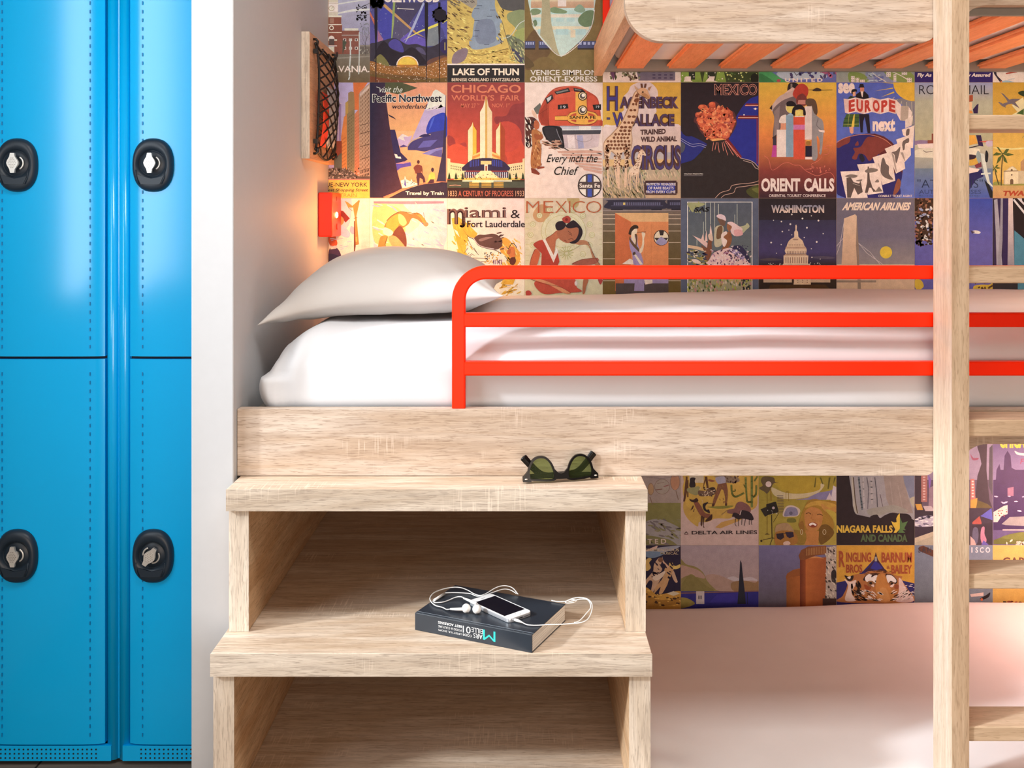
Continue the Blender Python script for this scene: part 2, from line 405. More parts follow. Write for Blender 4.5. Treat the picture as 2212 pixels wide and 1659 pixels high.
# ------------------------------------------------------------------ bedding
def fbm(p, s, o=3):
    v = 0; a = 1; f = s
    for _ in range(o): v += a * noise.noise(Vector(p) * f); a *= .5; f *= 2.1
    return v
def rounded_slab(x0, x1, y0, y1, z0, z1, rt, rb, nx, ny, nz, disp):
    cx, cy, cz = (x0 + x1) / 2, (y0 + y1) / 2, (z0 + z1) / 2
    m = MB()
    def place(a, b_, c):
        p = Vector((x0 + (x1 - x0) * a, y0 + (y1 - y0) * b_, z0 + (z1 - z0) * c))
        r = rt if c > .45 else rb
        q = Vector((min(max(p.x, x0 + r), x1 - r), min(max(p.y, y0 + r), y1 - r), min(max(p.z, z0 + rb), z1 - rt)))
        d = p - q
        if d.length > 1e-7:
            # per-axis scaled so both radii are honoured
            rz = rt if p.z > q.z else rb
            e = Vector((d.x / r, d.y / r, d.z / rz)); k = max(abs(e.x), abs(e.y), abs(e.z))
            e = e.normalized() * k if e.length else e
            p = q + Vector((e.x * r, e.y * r, e.z * rz))
        return p + disp(p)
    def lerp(n): return [i / n for i in range(n + 1)]
    m.grid(lambda u, v: place(u, v, 1), nx, ny); m.grid(lambda u, v: place(u, v, 0), nx, ny)
    m.grid(lambda u, v: place(u, 0, v), nx, nz); m.grid(lambda u, v: place(u, 1, v), nx, nz)
    m.grid(lambda u, v: place(0, u, v), ny, nz); m.grid(lambda u, v: place(1, u, v), ny, nz)
    return m
def d_mid(p):
    d = Vector((0, 0, 0))
    # tucked end at the partition: vertical gathers
    e = max(0, 1 - (p.x + .56) / .13)
    d.x += e * (.005 * math.sin(p.z * 48 + p.y * 30) * (1 if p.z < 1.08 else .3) + .010)
    d.x += .085 * max(0, min(1, (p.z - .99) / .144)) ** 1.6 * max(0, 1 - (p.x + .56) / .22)
    d.y += e * .008 * math.sin(p.x * 90 + p.z * 40)
    d.z += .007 * fbm((p.x * 1.4, p.y * 2.0, 3), 1.6) * (p.z > 1.0)
    if p.z > 1.05:
        d.z += .016 * max(0, min(1, (p.x - .1) / .7)) * max(0, min(1, (p.y - 2.3) / .5)) - .006 * math.exp(-((p.x + .22) / .3) ** 2)
    # front: a soft fold that runs along the side below the top edge
    if p.y < 2.2:
        d.y += -.008 * math.exp(-((p.z - (1.085 - .03 * math.exp(-((p.x + .12) / .12) ** 2))) / .022) ** 2) * (p.x > -.13)
        d.y += .004 * fbm((p.x * 2, p.z * 7, 1), 1.0, 2)
    return d
m = rounded_slab(-.558, 1.605, 2.069, 2.968, .9455, 1.134, .088, .040, 150, 60, 22, d_mid)
o = m.build('mattress', LINEN, weld=True); tag(o, 'white sheeted mattress on the middle bunk behind the orange-red rail', 'mattress', 'white bunk mattresses')
def d_low(p):
    d = Vector((0, 0, .006 * fbm((p.x * 1.3, p.y * 1.5, 7), 1.5)))
    if p.z > .1: d.z += .018 * max(0, min(1, (p.x - .3) / .9)) * max(0, min(1, (p.y - 2.4) / .5))
    e = math.exp(-((p.x - .29) / .05) ** 2) * max(0, 1 - (p.y - 2.03) / .3)
    d.z += -.02 * e * (p.z > .1) + .008 * e * math.sin(p.y * 60 + p.x * 40) * (p.z > .1)
    return d
m = rounded_slab(.2425, 1.605, 2.03, 2.968, .001, .218, .05, .03, 100, 60, 14, d_low)
o = m.build('mattress', LINEN3, weld=True); tag(o, 'white sheeted mattress of the lowest bunk, beside the steps', 'mattress', 'white bunk mattresses')
def d_up(p):
    d = Vector((0, 0, 0))
    d.z = .003 * fbm((p.x * 6, p.y * 5, 2), 1.5) * (p.z < 1.85)
    d.y = .010 * fbm((p.x * 7, 1, 2), 1.5) * (p.y > 2.8)
    return d
m = rounded_slab(.262, 1.605, 2.075, 2.925, 1.8085, 1.955, .04, .02, 100, 40, 10, d_up)
o = m.build('mattress', LINEN3, weld=True); tag(o, 'white mattress of the upper bunk showing between the slats', 'mattress', 'white bunk mattresses')

# pillow
PC = Vector((-.303, 2.468, 1.177)); PA, PB, PT = .236, .312, .081
def pillow_pt(u, v, side):
    a, b_ = 2 * u - 1, 2 * v - 1
    ex = PA * (1 + .13 * abs(b_) ** 5) ; ey = PB * (1 + .06 * abs(a) ** 5)
    x, y = a * ex, b_ * ey
    h = max(0, (1 - abs(a) ** 2.6)) ** .62 * max(0, (1 - abs(b_) ** 3.0)) ** .62
    z = side * PT * h
    z *= (1.30 if side > 0 else .75)
    if side < 0: z = max(z, -.034)
    lim = 0
    # seam droops at the near left corner, rides up a little to the right
    z += -.040 * max(0, -a) ** 2.2 * (1 - h * .8) + .012 * a * (1 - h)
    z += .004 * fbm((x * 6, y * 6, side), 1.2) * (1 - abs(a) ** 4) * (1 - abs(b_) ** 4)
    # gathers close to the corners
    g = abs(a * b_) ** 3
    z += .008 * g * math.sin(a * 22 + b_ * 17) * (1 - max(abs(a), abs(b_)) ** 8)
    return PC + Vector((x, y, z))
m = MB().grid(lambda u, v: pillow_pt(u, v, 1), 64, 72).grid(lambda u, v: pillow_pt(u, v, -1), 64, 72)
o = m.build('pillow', LINEN2, weld=True); tag(o, 'plump white pillow at the head of the middle bunk', 'pillow')
sm = o.modifiers.new('smooth', 'SUBSURF'); sm.levels = 1; sm.render_levels = 1

# ------------------------------------------------------------------ net pocket on the partition
t = thing('wall_net_pocket', 'oak wall panel with a black net pocket above the pillow', 'net pocket', (-.5755, 2.79, 1.67))
NB = wood('panel_oak', 'y', 'e3b893', 'd3a27c', '9a7458', bump=.3, hatch=.2)
bo = MB().box(-.5750, 2.619, 1.507, -.5532, 2.957, 1.8365).build('backing_board', NB, t, bevel=.001)
MB().box(-.5748, 2.6178, 1.5072, -.5534, 2.6192, 1.8362).build('edge_strip', GZ, bo)
net = MB(); y0, y1, zt, zb_ = 2.662, 2.925, 1.812, 1.535
def npt(a, b_):
    """a across 0..1, b_ down 0..1; the pocket bellies out into the bunk"""
    bel = .006 + .026 * math.sin(math.pi * min(1, max(0, b_)) ** .8) ** .8 * math.sin(math.pi * (.08 + .84 * a)) ** .7
    dn = .022 * math.sin(math.pi * a) * max(0, b_ - .85) / .15
    return Vector((-.553 + bel, y0 + (y1 - y0) * a + .004 * math.sin(9 * b_ + 4 * a), zt - (zt - zb_) * b_ - dn))
nc, nr = 3, 9
for fam in (0, 1):
    for k in range(-nr, nc + 1):
        pts = []
        for q in range(0, nr * 4 + 1):
            b_ = q / (nr * 4); a = (k + (b_ * nr) / 1.0) / nc if fam == 0 else 1 - (k + b_ * nr) / nc
            if -.001 <= a <= 1.001: pts.append(npt(a, b_) + Vector((.0015 if fam else -.0005, 0, 0)))
        if len(pts) > 2: net.tube(pts, .0024, 6)
for k in range(nr + 1):
    for a in (0, 1):
        net.ball(npt(a, k / nr), .004, .004, .005, 8)
for pts in ([npt(0, q / 20) for q in range(21)], [npt(1, q / 20) for q in range(21)], [npt(q / 14, 1) for q in range(15)], [npt(q / 14, 0) + Vector((0, 0, -.012 * math.sin(math.pi * q / 14))) for q in range(15)]):
    net.tube(pts, .0032, 8)
net.build('net', BLACK, t)
hk = mat('black_plastic_hook', '161413', .35)
for a in (0, 1):
    for b_ in (0, 1):
        p = npt(a, b_); s_ = 1 if b_ == 0 else -1
        m = MB().tube([(-.5530, p.y, p.z + .012 * s_), (-.546, p.y, p.z + .012 * s_), (-.541, p.y, p.z + .006 * s_), (-.543, p.y, p.z - .004 * s_)], .0035, 8)
        m.box(-.5515, p.y - .006, p.z - .026 if s_ > 0 else p.z + .014, -.541, p.y + .006, p.z - .014 if s_ > 0 else p.z + .026)
        m.build('hook', hk, t)
def leaflet(y0, y1, z0, z1, x, lean, m_, label, blocks=()):
    m = MB()
    def fn(u, v): return Vector((x + .006 * math.sin(math.pi * v) + lean * (v - .5), y0 + (y1 - y0) * u + .012 * v, z0 + (z1 - z0) * v))
    m.grid(fn, 8, 12); m.grid(lambda u, v: fn(u, v) + Vector((.0018, 0, 0)), 8, 12)
    for e in (0, 1):
        m.grid(lambda u, v: fn(e, v) + Vector((.0018 * u, 0, 0)), 1, 12); m.grid(lambda u, v: fn(v, e) + Vector((.0018 * u, 0, 0)), 1, 8)
    o = m.build('leaflet', m_, weld=True); tag(o, label, 'leaflet', 'leaflets in the net pocket')
leaflet(2.690, 2.765, 1.545, 1.690, -.540, .004, mat('orange_red_paper', 'f2431a', .5), 'orange-red leaflet in the black net pocket')
leaflet(2.775, 2.90, 1.548, 1.715, -.543, .003, mat('grey_white_paper', 'c9cfd2', .5, var=.15, nscale=25), 'grey-white leaflet in the black net pocket')

# ------------------------------------------------------------------ reading lamps
LAMPRED = mat('red_lamp_enamel', 'f02a08', .4, var=.02)
GLOW = mat('warm_diode', 'ffe9b0', .4, emis='ffd27a', estr=28)
def reading_lamp(xw, sgn, z0, z1, label):
    t = thing('reading_lamp', label, 'lamp', (xw, 2.90, (z0 + z1) / 2))
    a, b_ = sorted((xw, xw + sgn * .0400)); y0, y1 = 2.832, 2.972
    MB().box(a, y0, z0, b_, y1, z1).build('housing', LAMPRED, t, bevel=.004)
    xf = xw + sgn * .0402; zc = (z0 + z1) / 2
    MB().ball((xf, 2.898, zc - .001), .0035, .014, .0085, 16).build('light', GLOW, t)
    m = MB(); m.prism([(2.90 + .004 * math.cos(k * .5236), zc - .034 + .009 * math.sin(k * .5236)) for k in range(12)], 'x', xf - .0006, xf + .0022)
    m.build('switch', mat('dark_red_switch', '7a1208', .4), t)
    MB().box(xf - .0008, 2.898, zc + .040, xf + .0008, 2.901, zc + .052).build('slot', mat('dark_slot', '4a0d06', .6), t)
    return t
reading_lamp(-.5752, 1, 1.299, 1.4245, 'red wall reading lamp glowing above the pillow')
# ------------------------------------------------------------------ sunglasses (upside down, temples folded)
GX0, GX1 = Vector((0.0015, 1.966, T1)), Vector((.1500, 1.999, T1))
ax = (GX1 - GX0).normalized(); ang = math.atan2(ax.y, ax.x)
t = thing('sunglasses', 'black sunglasses with green lenses, upside down on the top step', 'sunglasses', ((GX0 + GX1) / 2)[:], ang)
BLK = mat('glossy_black_acetate', '0b0a0b', .3, spec=.3)
def lens_mat():
    m, nt, b = nodes('green_lens'); b.inputs['Base Color'].default_value = (*hexlin('93a070'), 1)
    b.inputs['Transmission Weight'].default_value = .96; b.inputs['Roughness'].default_value = .02; b.inputs['IOR'].default_value = 1.08
    tc = N(nt, 'ShaderNodeTexCoord'); nz = N(nt, 'ShaderNodeTexNoise', Scale=20.0)
    r = N(nt, 'ShaderNodeValToRGB'); r.color_ramp.elements[0].color = (*hexlin('8e9c66'), 1); r.color_ramp.elements[1].color = (*hexlin('9eac7c'), 1)
    nt.links.new(tc.outputs['Object'], nz.inputs['Vector']); nt.links.new(nz.outputs['Fac'], r.inputs['Fac']); nt.links.new(r.outputs['Color'], b.inputs['Base Color'])
    return m
LENS = lens_mat(); half = .076
# lens outline (local x from centre of lens outward +, z up); glasses upside down: brow at the bottom
def outline(sgn, grow=0):
    p = [(-.0235, .006), (-.021, .018), (-.016, .030), (-.008, .0395), (.002, .0425), (.012, .040), (.020, .032), (.0245, .020), (.026, .008), (.0245, .0035), (.010, .0025), (-.010, .0012), (-.021, .0022)]
    c = (0, .019); out = []
    for x, z in p:
        if grow:
            d = math.hypot(x - c[0], z - c[1]); k = 1 + grow / d
            x, z = c[0] + (x - c[0]) * k, c[1] + (z - c[1]) * k
        out.append((x * sgn, z))
    q = catmull([(x, z, 0) for x, z in out], True, 4)
    return [(v.x, v.y) for v in q]
tilt = math.radians(12)
def G(x, y, z): return Vector((x, y + z * math.sin(tilt), z * math.cos(tilt)))
fr = MB(); lifts = .006
for sgn in (-1, 1):
    cx = sgn * .0375; inn, out = outline(sgn), outline(sgn, .0042); n = len(inn)
    bow = lambda x: .006 * (x / half) ** 2
    for ya, yb in ((-.002, .0022),):
        rings = [[G(cx + p[0], bow(cx + p[0]) + ya, lifts + p[1]) for p in inn], [G(cx + p[0], bow(cx + p[0]) + ya, lifts + p[1]) for p in out],
                 [G(cx + p[0], bow(cx + p[0]) + yb, lifts + p[1]) for p in out], [G(cx + p[0], bow(cx + p[0]) + yb, lifts + p[1]) for p in inn]]
        fr.loft(rings, 0, False, closed=True)
    # end piece
    e = [(.060, .001), (.0665, .0005), (.0765, .001), (.0765, .0095), (.071, .015), (.0635, .024), (.0625, .010)]
    fr.loft([[G(sgn * p[0], bow(p[0]) - .003, lifts - .003 + p[1]) for p in e], [G(sgn * p[0], bow(p[0]) + .004, lifts - .003 + p[1]) for p in e]], 0, False)
    fr.ball(G(sgn * .0705, bow(.07) - .0035, lifts + .0035), .0032, .001, .0014, 10, 1)
br = [(-.016, .0015), (.016, .0015), (.0145, .009), (.0125, .020), (.006, .0135), (0, .012), (-.006, .0135), (-.0125, .020), (-.0145, .009)]
fr.loft([[G(p[0], -.002, lifts + p[1]) for p in br], [G(p[0], .003, lifts + p[1]) for p in br]], 0, False)
fr.build('frame', [BLK, STEEL], t, local=True)
for sgn in (-1, 1):
    cx = sgn * .0375; m = MB(); inn = outline(sgn, .0008)
    m.prism([(cx + p[0], lifts + p[1]) for p in inn], 'y', -.0004, .0006)
    m.v = [G(p.x, p.y + .006 * (p.x / half) ** 2, p.z) for p in m.v]
    m.build('lens', LENS, t, local=True)
    # temple: hinged at this end, folded across to the other, ear hook bent upwards
    off = .009 if sgn > 0 else .0165
    path = [(sgn * .0700, .006, .010), (sgn * .064, off, .0105), (sgn * .03, off + .002, .011), (-sgn * .02, off + .004, .012), (-sgn * .040, off + .006, .0165), (-sgn * .056, off + .0085, .030), (-sgn * .0705, off + .011, .046), (-sgn * .0735, off + .0115, .0495)]
    pts = catmull(path, False, 6); rings = []
    for i, p in enumerate(pts):
        a, b_ = pts[max(i - 1, 0)], pts[min(i + 1, len(pts) - 1)]
        tg = Vector((b_.x - a.x, 0, b_.z - a.z)).normalized(); nn = Vector((-tg.z, 0, tg.x)) * (.0052 + .0028 * (i / len(pts)) ** 2) * min(1, .25 + (len(pts) - 1 - i) * .22)
        yy = Vector((0, .0018, 0))
        rings.append([p + nn - yy, p + nn * .8 + yy, p - nn * .8 + yy, p - nn - yy])
    MB().loft(rings, 0, True).build('temple', BLK, t, local=True)

# ------------------------------------------------------------------ text helper
_fc = {}
def text_mesh(s, bold=0.0):
    """triangles of a piece of lettering from the built-in font, normalised to the unit box"""
    k = (s, bold)
    if k in _fc: return _fc[k]
    cu = bpy.data.curves.new('tmp', 'FONT'); cu.body = s; cu.size = 1; cu.offset = bold; cu.resolution_u = 3; cu.fill_mode = 'FRONT'
    ob = bpy.data.objects.new('tmp', cu); COL.objects.link(ob)
    dg = bpy.context.evaluated_depsgraph_get(); me = bpy.data.meshes.new_from_object(ob.evaluated_get(dg))
    vs = [v.co.copy() for v in me.vertices]; fs = [tuple(p.vertices) for p in me.polygons]
    bpy.data.objects.remove(ob); bpy.data.curves.remove(cu); bpy.data.meshes.remove(me)
    x0, x1 = min(v.x for v in vs), max(v.x for v in vs); y0, y1 = min(v.y for v in vs), max(v.y for v in vs)
    _fc[k] = ([((v.x - x0) / (x1 - x0), (v.y - y0) / (y1 - y0)) for v in vs], fs); return _fc[k]

# ------------------------------------------------------------------ book
bA, bB = Vector((-.209, 1.951, T2)), Vector((.016, 1.8475, T2))
ang = math.atan2(bB.y - bA.y, bB.x - bA.x); bl, bw, bh = .248, .162, .0335
t = thing('book', 'thick dark book lying on the lower step under a phone', 'book', bA[:], ang)
COVER = mat('dark_grey_book_cover', '2b333d', .33, var=.12, nscale=18, spec=.6)
cv = MB().box(0, 0, 0, bl, .0025, bh).box(0, .0025, bh - .0016, bl, bw, bh).box(0, .0025, 0, bl, bw, .0016)
cv.build('cover', COVER, t, local=True, bevel=.0008)
def pages_mat():
    m, nt, b = nodes('page_edges'); tc = N(nt, 'ShaderNodeTexCoord'); mp = N(nt, 'ShaderNodeMapping'); mp.inputs['Scale'].default_value = (4, 4, 700)
    nz = N(nt, 'ShaderNodeTexNoise', Scale=1.0, Detail=2.0); r = N(nt, 'ShaderNodeValToRGB')
    r.color_ramp.elements[0].position = .35; r.color_ramp.elements[1].position = .6
    r.color_ramp.elements[0].color = (*hexlin('a7a29b'), 1); r.color_ramp.elements[1].color = (*hexlin('f1ece4'), 1)
    nt.links.new(tc.outputs['Object'], mp.inputs['Vector']); nt.links.new(mp.outputs['Vector'], nz.inputs['Vector'])
    nt.links.new(nz.outputs['Fac'], r.inputs['Fac']); nt.links.new(r.outputs['Color'], b.inputs['Base Color']); b.inputs['Roughness'].default_value = .8
    return m
MB().box(.002, .003, .0017, bl - .001, bw - .002, bh - .0017).build('pages', pages_mat(), t, local=True)
MB().box(.0, .0075, bh - .0001, bl, .0083, bh + .0002).build('cover_crease', mat('pale_crease', '8e99a4', .5), t, local=True)
INKW, INKT = mat('white_print', 'e8ecee', .5), mat('teal_print', '35c9c4', .45)
def spine(s, x0, z0, x1, z1, m_, bold=0.0):
    vs, fs = text_mesh(s, bold); b_ = MB()
    # lettering stands upside down on the spine
    b_.add([(x1 - u * (x1 - x0), -.0004, z1 - v * (z1 - z0)) for u, v in vs], fs)
    b_.build('lettering', m_, t, local=True, recalc=False)
L0 = bl
spine('M', .1475, .0075, .1735, .0265, INKT, 0)
spine('ARS', .1275, .0075, .1465, .0165, INKW); spine('EILLE', .1235, .018, .1475, .0265, INKW)
spine('CODE', .1050, .0075, .1240, .0120, INKW); spine('01', .1050, .0135, .1215, .0265, INKW)
spine('LIFESTYLE, SHOPS', .0520, .0078, .1030, .0115, INKW); spine('FOOD & CULTURE', .0520, .0145, .1020, .0185, INKW)
spine('BEST ADRESSES', .0515, .0215, .1030, .0262, INKW, .015)

# ------------------------------------------------------------------ phone
zp = T2 + bh + .0006
pc = (WZ(1101, 1338.7, zp + .0076) + WZ(1153.4, 1318.8, zp + .0076) + WZ(1011, 1297, zp + .0076) + WZ(1056.6, 1282.7, zp + .0076)) / 4
ang = math.radians(131.5)
t = thing('phone', 'white smartphone with a dark screen lying on the book', 'phone', (pc.x, pc.y, zp), ang)
def rrect(w, h, r, n=6):
    return [p for cx, cy, a in ((w / 2 - r, h / 2 - r, 0), (-w / 2 + r, h / 2 - r, 90), (-w / 2 + r, -h / 2 + r, 180), (w / 2 - r, -h / 2 + r, 270)) for p in arc(cx, cy, r, a, a + 90, n)]
# local x runs from the home-button end (-) to the far end (+)
MB().prism(rrect(.1238, .0586, .0088), 'z', 0, .0070, 0, True).build('case', mat('silver_phone_case', 'd5d9de', .3, .6), t, local=True, bevel=.0006)
MB().prism(rrect(.1226, .0574, .0082), 'z', .0069, .0077).build('front_glass', mat('white_phone_front', 'f2f4f6', .12), t, local=True)
MB().box(-.0445, -.0258, .0076, .0455, .0258, .00785).build('screen', mat('dark_phone_screen', '10131f', .08, var=.1), t, local=True)
m = MB(); m.tube([(-.0530 + .0052 * math.cos(k * .3927), .0052 * math.sin(k * .3927), .0077) for k in range(16)], .0004, 6, closed=True)
m.build('home_button', STEEL, t, local=True)
MB().box(.0512, -.005, .0076, .0520, .005, .0079).build('earpiece', mat('dark_slit', '222428', .5), t, local=True)
m = MB().box(-.0622, -.0045, .0022, -.0617, .0045, .0042)
for k in range(7): m.box(-.0622, -.0225 + k * .0022, .0025, -.0617, -.0213 + k * .0022, .0038)
m.build('port', mat('dark_port', '2a2c30', .5), t, local=True)

# ------------------------------------------------------------------ earphones
zb = T2 + bh + .0014
def Z(zx, zy, h=0.0):
    """a point seen at zx,zy of the close view, at height h above the book"""
    return WZ(880 + zx / 5.267, 1240 + zy / 5.267, zb + h)
cabm = mat('white_rubber_cable', 'f0f0ee', .45)
jack = Z(1222, 525, .003)
c0 = Z(1620, 572, .0015)
t = thing('earphones', 'white wired earphones coiled over the book and the phone', 'earphones', (c0.x, c0.y, zb - .0014))
def cable(pts, r=.0010):
    return MB().tube(catmull([Z(*p) for p in pts], False, 7), r, 8)
cb = cable([(1310, 552, .002), (1370, 578, .0012), (1470, 584, .0008), (1600, 576, .0008), (1760, 572, .0008), (1890, 562, .002), (1990, 548, .004), (2060, 505, .006), (2100, 410, .008), (2095, 330, .010), (2040, 280, .012), (1950, 268, .012), (1870, 282, .010), (1800, 318, .006), (1830, 332, .004), (1900, 320, .004), (1920, 300, .006), (1870, 290, .006), (1800, 310, .003), (1700, 312, .001), (1640, 300, .001)])
c2 = cable([(1900, 552, .003), (1960, 530, .003), (2030, 455, .005), (2085, 380, .007), (2060, 300, .009), (1990, 285, .010), (1900, 300, .008), (1820, 322, .004)])
for p in (c2,): cb.add(p.v, p.f, 0, True)
c3 = cable([(1262, 232, .001), (1200, 160, .010), (1130, 135, .013), (1060, 138, .013), (990, 165, .010), (900, 220, .004), (830, 244, .002), (760, 225, .002), (690, 185, .003), (620, 158, .006), (550, 150, .006), (470, 158, .005), (380, 180, .004), (300, 215, .004), (258, 270, .003), (270, 315, .003), (320, 358, .002), (400, 380, .0015), (445, 402, .002), (490, 398, .004)])
c4 = cable([(1245, 225, .0012), (1180, 185, .006), (1120, 172, .008), (1060, 180, .008), (960, 215, .005), (870, 245, .003), (790, 252, .002), (720, 225, .0015), (640, 216, .001), (520, 212, .001), (420, 216, .001)])
c5 = cable([(310, 300, .001), (290, 310, .001), (320, 325, .001), (400, 320, .001), (470, 298, .001), (540, 268, .003), (600, 258, .005), (650, 272, .008)])
for p in (c3, c4, c5): cb.add(p.v, p.f, 0, True)
cb.build('cable', cabm, t)
MB().tube([Z(424, 222, .002), Z(305, 298, .002)], .0026, 10).build('remote', cabm, t)
MB().tube([Z(1222, 520, .003), Z(1262, 532, .003), Z(1310, 552, .002)], [.0026, .0026, .0015], 10).build('plug', cabm, t)
EARW = mat('white_earbud_plastic', 'f4f4f2', .3); HOLE = mat('dark_grille', '3a3a3a', .7)
for stem, c in (([(488, 398, .005), (560, 400, .006), (640, 400, .008)], (670, 390, .009)), ([(640, 275, .009), (700, 300, .012), (790, 345, .012)], (790, 400, .009))):
    m = MB().tube([Z(*p) for p in stem], [.0018, .0026, .0032], 10)
    p = Z(*c); m.ball(p, .0086, .0080, .0088, 18)
    o = m.build('earbud', EARW, t)
    MB().ball(p + Vector((.001, -.0048, -.0062)), .0028, .0018, .0014, 10).build('grille', HOLE, o)
# ------------------------------------------------------------------ the papered posters
SB = F / 2.98
CX = [630.5, 798.8, 966.0, 1133.5, 1302, 1470.8, 1639, 1807, 1976, 2144.8, 2313]
RY = {0: (-72, 178), 1: (178, 428), 2: (428, 678), 4: (928, 1178), 5: (1178, 1428)}
def print_mat():
    m, nt, b = nodes('poster_print'); L = nt.links.new
    at = N(nt, 'ShaderNodeAttribute', attribute_name='Col'); tc = N(nt, 'ShaderNodeTexCoord')
    n1 = N(nt, 'ShaderNodeTexNoise', Scale=55.0, Detail=5.0); n2 = N(nt, 'ShaderNodeTexNoise', Scale=420.0, Detail=2.0)
    L(tc.outputs['Object'], n1.inputs['Vector']); L(tc.outputs['Object'], n2.inputs['Vector'])
    ad = N(nt, 'ShaderNodeMath', operation='ADD'); L(n1.outputs['Fac'], ad.inputs[0]); L(n2.outputs['Fac'], ad.inputs[1])
    mr = N(nt, 'ShaderNodeMapRange'); mr.inputs['From Min'].default_value = .6; mr.inputs['From Max'].default_value = 1.4
    mr.inputs['To Min'].default_value = .80; mr.inputs['To Max'].default_value = 1.16
    L(ad.outputs[0], mr.inputs['Value'])
    mx = N(nt, 'ShaderNodeMix', data_type='RGBA', blend_type='MULTIPLY'); mx.inputs[0].default_value = 1.0
    L(at.outputs['Color'], mx.inputs[6]); L(mr.outputs[0], mx.inputs[7]); L(mx.outputs[2], b.inputs['Base Color'])
    b.inputs['Roughness'].default_value = .5; b.inputs['Specular IOR Level'].default_value = .12
    return m
PRINT = print_mat()
def parse(s):
    if isinstance(s, str): return [tuple(float(q) for q in p.split(',')) for p in s.split()]
    return [tuple(p) for p in s]
class Art:
    n = 0
    def __init__(s, c, r, x0, y0, k, white, label, ground):
        s.cell = (max(CX[c], 709.4) + .25, RY[r][0] + .25, CX[c + 1] - .25, RY[r][1] - .25)
        s.o, s.k, s.w, s.label = (x0, y0), k, [max(.05, q) for q in hexlin(white)], label
        s.rnd = random.Random(c * 31 + r * 7); s.v, s.f, s.c, s.z = [], [], [], 0
        x0, y0, x1, y1 = s.cell; s.quad(ground, [(x0, y0), (x1, y0), (x1, y1), (x0, y1)], True)
    def pig(s, c):
        q = [min(.90, a / w * .79) for a, w in zip(hexlin(c), s.w)]; l = .3 * q[0] + .6 * q[1] + .1 * q[2]
        return [.88 * v + .12 * l + .006 for v in q]
    def px(s, p): return (s.o[0] + p[0] * s.k, s.o[1] + p[1] * s.k)
    def colat(s, col, p):
        if isinstance(col, str): return s.pig(col)
        c0, c1, a, b = col[:4]; a, b = s.px(a), s.px(b); d = (b[0] - a[0], b[1] - a[1])
        t = max(0, min(1, ((p[0] - a[0]) * d[0] + (p[1] - a[1]) * d[1]) / (d[0] ** 2 + d[1] ** 2)))
        return [u * (1 - t) + v * t for u, v in zip(s.pig(c0), s.pig(c1))]
    def clip(s, P):
        x0, y0, x1, y1 = s.cell
        for ins, cut in ((lambda p: p[0] >= x0, lambda a, b: (x0, a[1] + (b[1] - a[1]) * (x0 - a[0]) / (b[0] - a[0]))),
                         (lambda p: p[0] <= x1, lambda a, b: (x1, a[1] + (b[1] - a[1]) * (x1 - a[0]) / (b[0] - a[0]))),
                         (lambda p: p[1] >= y0, lambda a, b: (a[0] + (b[0] - a[0]) * (y0 - a[1]) / (b[1] - a[1]), y0)),
                         (lambda p: p[1] <= y1, lambda a, b: (a[0] + (b[0] - a[0]) * (y1 - a[1]) / (b[1] - a[1]), y1))):
            out = []
            for i, p in enumerate(P):
                q = P[i - 1]
                if ins(p):
                    if not ins(q): out.append(cut(q, p))
                    out.append(p)
                elif ins(q): out.append(cut(q, p))
            P = out
            if not P: return P
        return P
    def quad(s, col, P, same=False):
        if not same: s.z += 1
        o = len(s.v)
        for p in P: s.v.append((*p, s.z)); s.c.append(s.colat(col, p))
        s.f.append([o + i for i in range(len(P))])
    def poly(s, col, P, same=False):
        P = s.clip(P)
        if len(P) < 3: return
        if not same: s.z += 1
        tris = tessellate_polygon([[Vector((p[0], p[1], 0)) for p in P]]); o = len(s.v)
        for p in P: s.v.append((*p, s.z)); s.c.append(s.colat(col, p))
        s.f += [[o + i for i in t] for t in tris]
    def P(s, col, pts, same=False): s.poly(col, [s.px(p) for p in parse(pts)], same); return s
    def S(s, col, pts, sub=5):
        q = catmull([(x, y, 0) for x, y in parse(pts)], True, sub); s.poly(col, [s.px((p.x, p.y)) for p in q]); return s
    def R(s, col, x0, y0, x1, y1):
        if isinstance(col, str): return s.P(col, [(x0, y0), (x1, y0), (x1, y1), (x0, y1)])
        n = 10; s.z += 1
        vert = abs(col[3][1] - col[2][1]) >= abs(col[3][0] - col[2][0])
        for i in range(n):
            a, b = i / n, (i + 1) / n
            if vert: s.P(col, [(x0, y0 + (y1 - y0) * a), (x1, y0 + (y1 - y0) * a), (x1, y0 + (y1 - y0) * b), (x0, y0 + (y1 - y0) * b)], True)
            else: s.P(col, [(x0 + (x1 - x0) * a, y0), (x0 + (x1 - x0) * b, y0), (x0 + (x1 - x0) * b, y1), (x0 + (x1 - x0) * a, y1)], True)
        return s
    def E(s, col, x, y, rx, ry=None, rot=0, n=22, a0=0, a1=360):
        ry = rx if ry is None else ry; c, q = math.cos(math.radians(rot)), math.sin(math.radians(rot)); P = []
        for i in range(n + (a1 - a0 < 360)):
            t = math.radians(a0 + (a1 - a0) * i / n); u, v = rx * math.cos(t), ry * math.sin(t); P.append((x + u * c - v * q, y + u * q + v * c))
        return s.P(col, P)
    def L(s, col, w, pts, smooth=False):
        P = parse(pts)
        if smooth: P = [(p.x, p.y) for p in catmull([(x, y, 0) for x, y in P], False, 5)]
        s.z += 1; w /= 2
        for a, b in zip(P, P[1:]):
            dx, dy = b[0] - a[0], b[1] - a[1]; l = math.hypot(dx, dy) or 1; nx, ny = -dy / l * w, dx / l * w; ex, ey = dx / l * w * .4, dy / l * w * .4
            s.P(col, [(a[0] + nx - ex, a[1] + ny - ey), (b[0] + nx + ex, b[1] + ny + ey), (b[0] - nx + ex, b[1] - ny + ey), (a[0] - nx - ex, a[1] - ny - ey)], True)
        return s
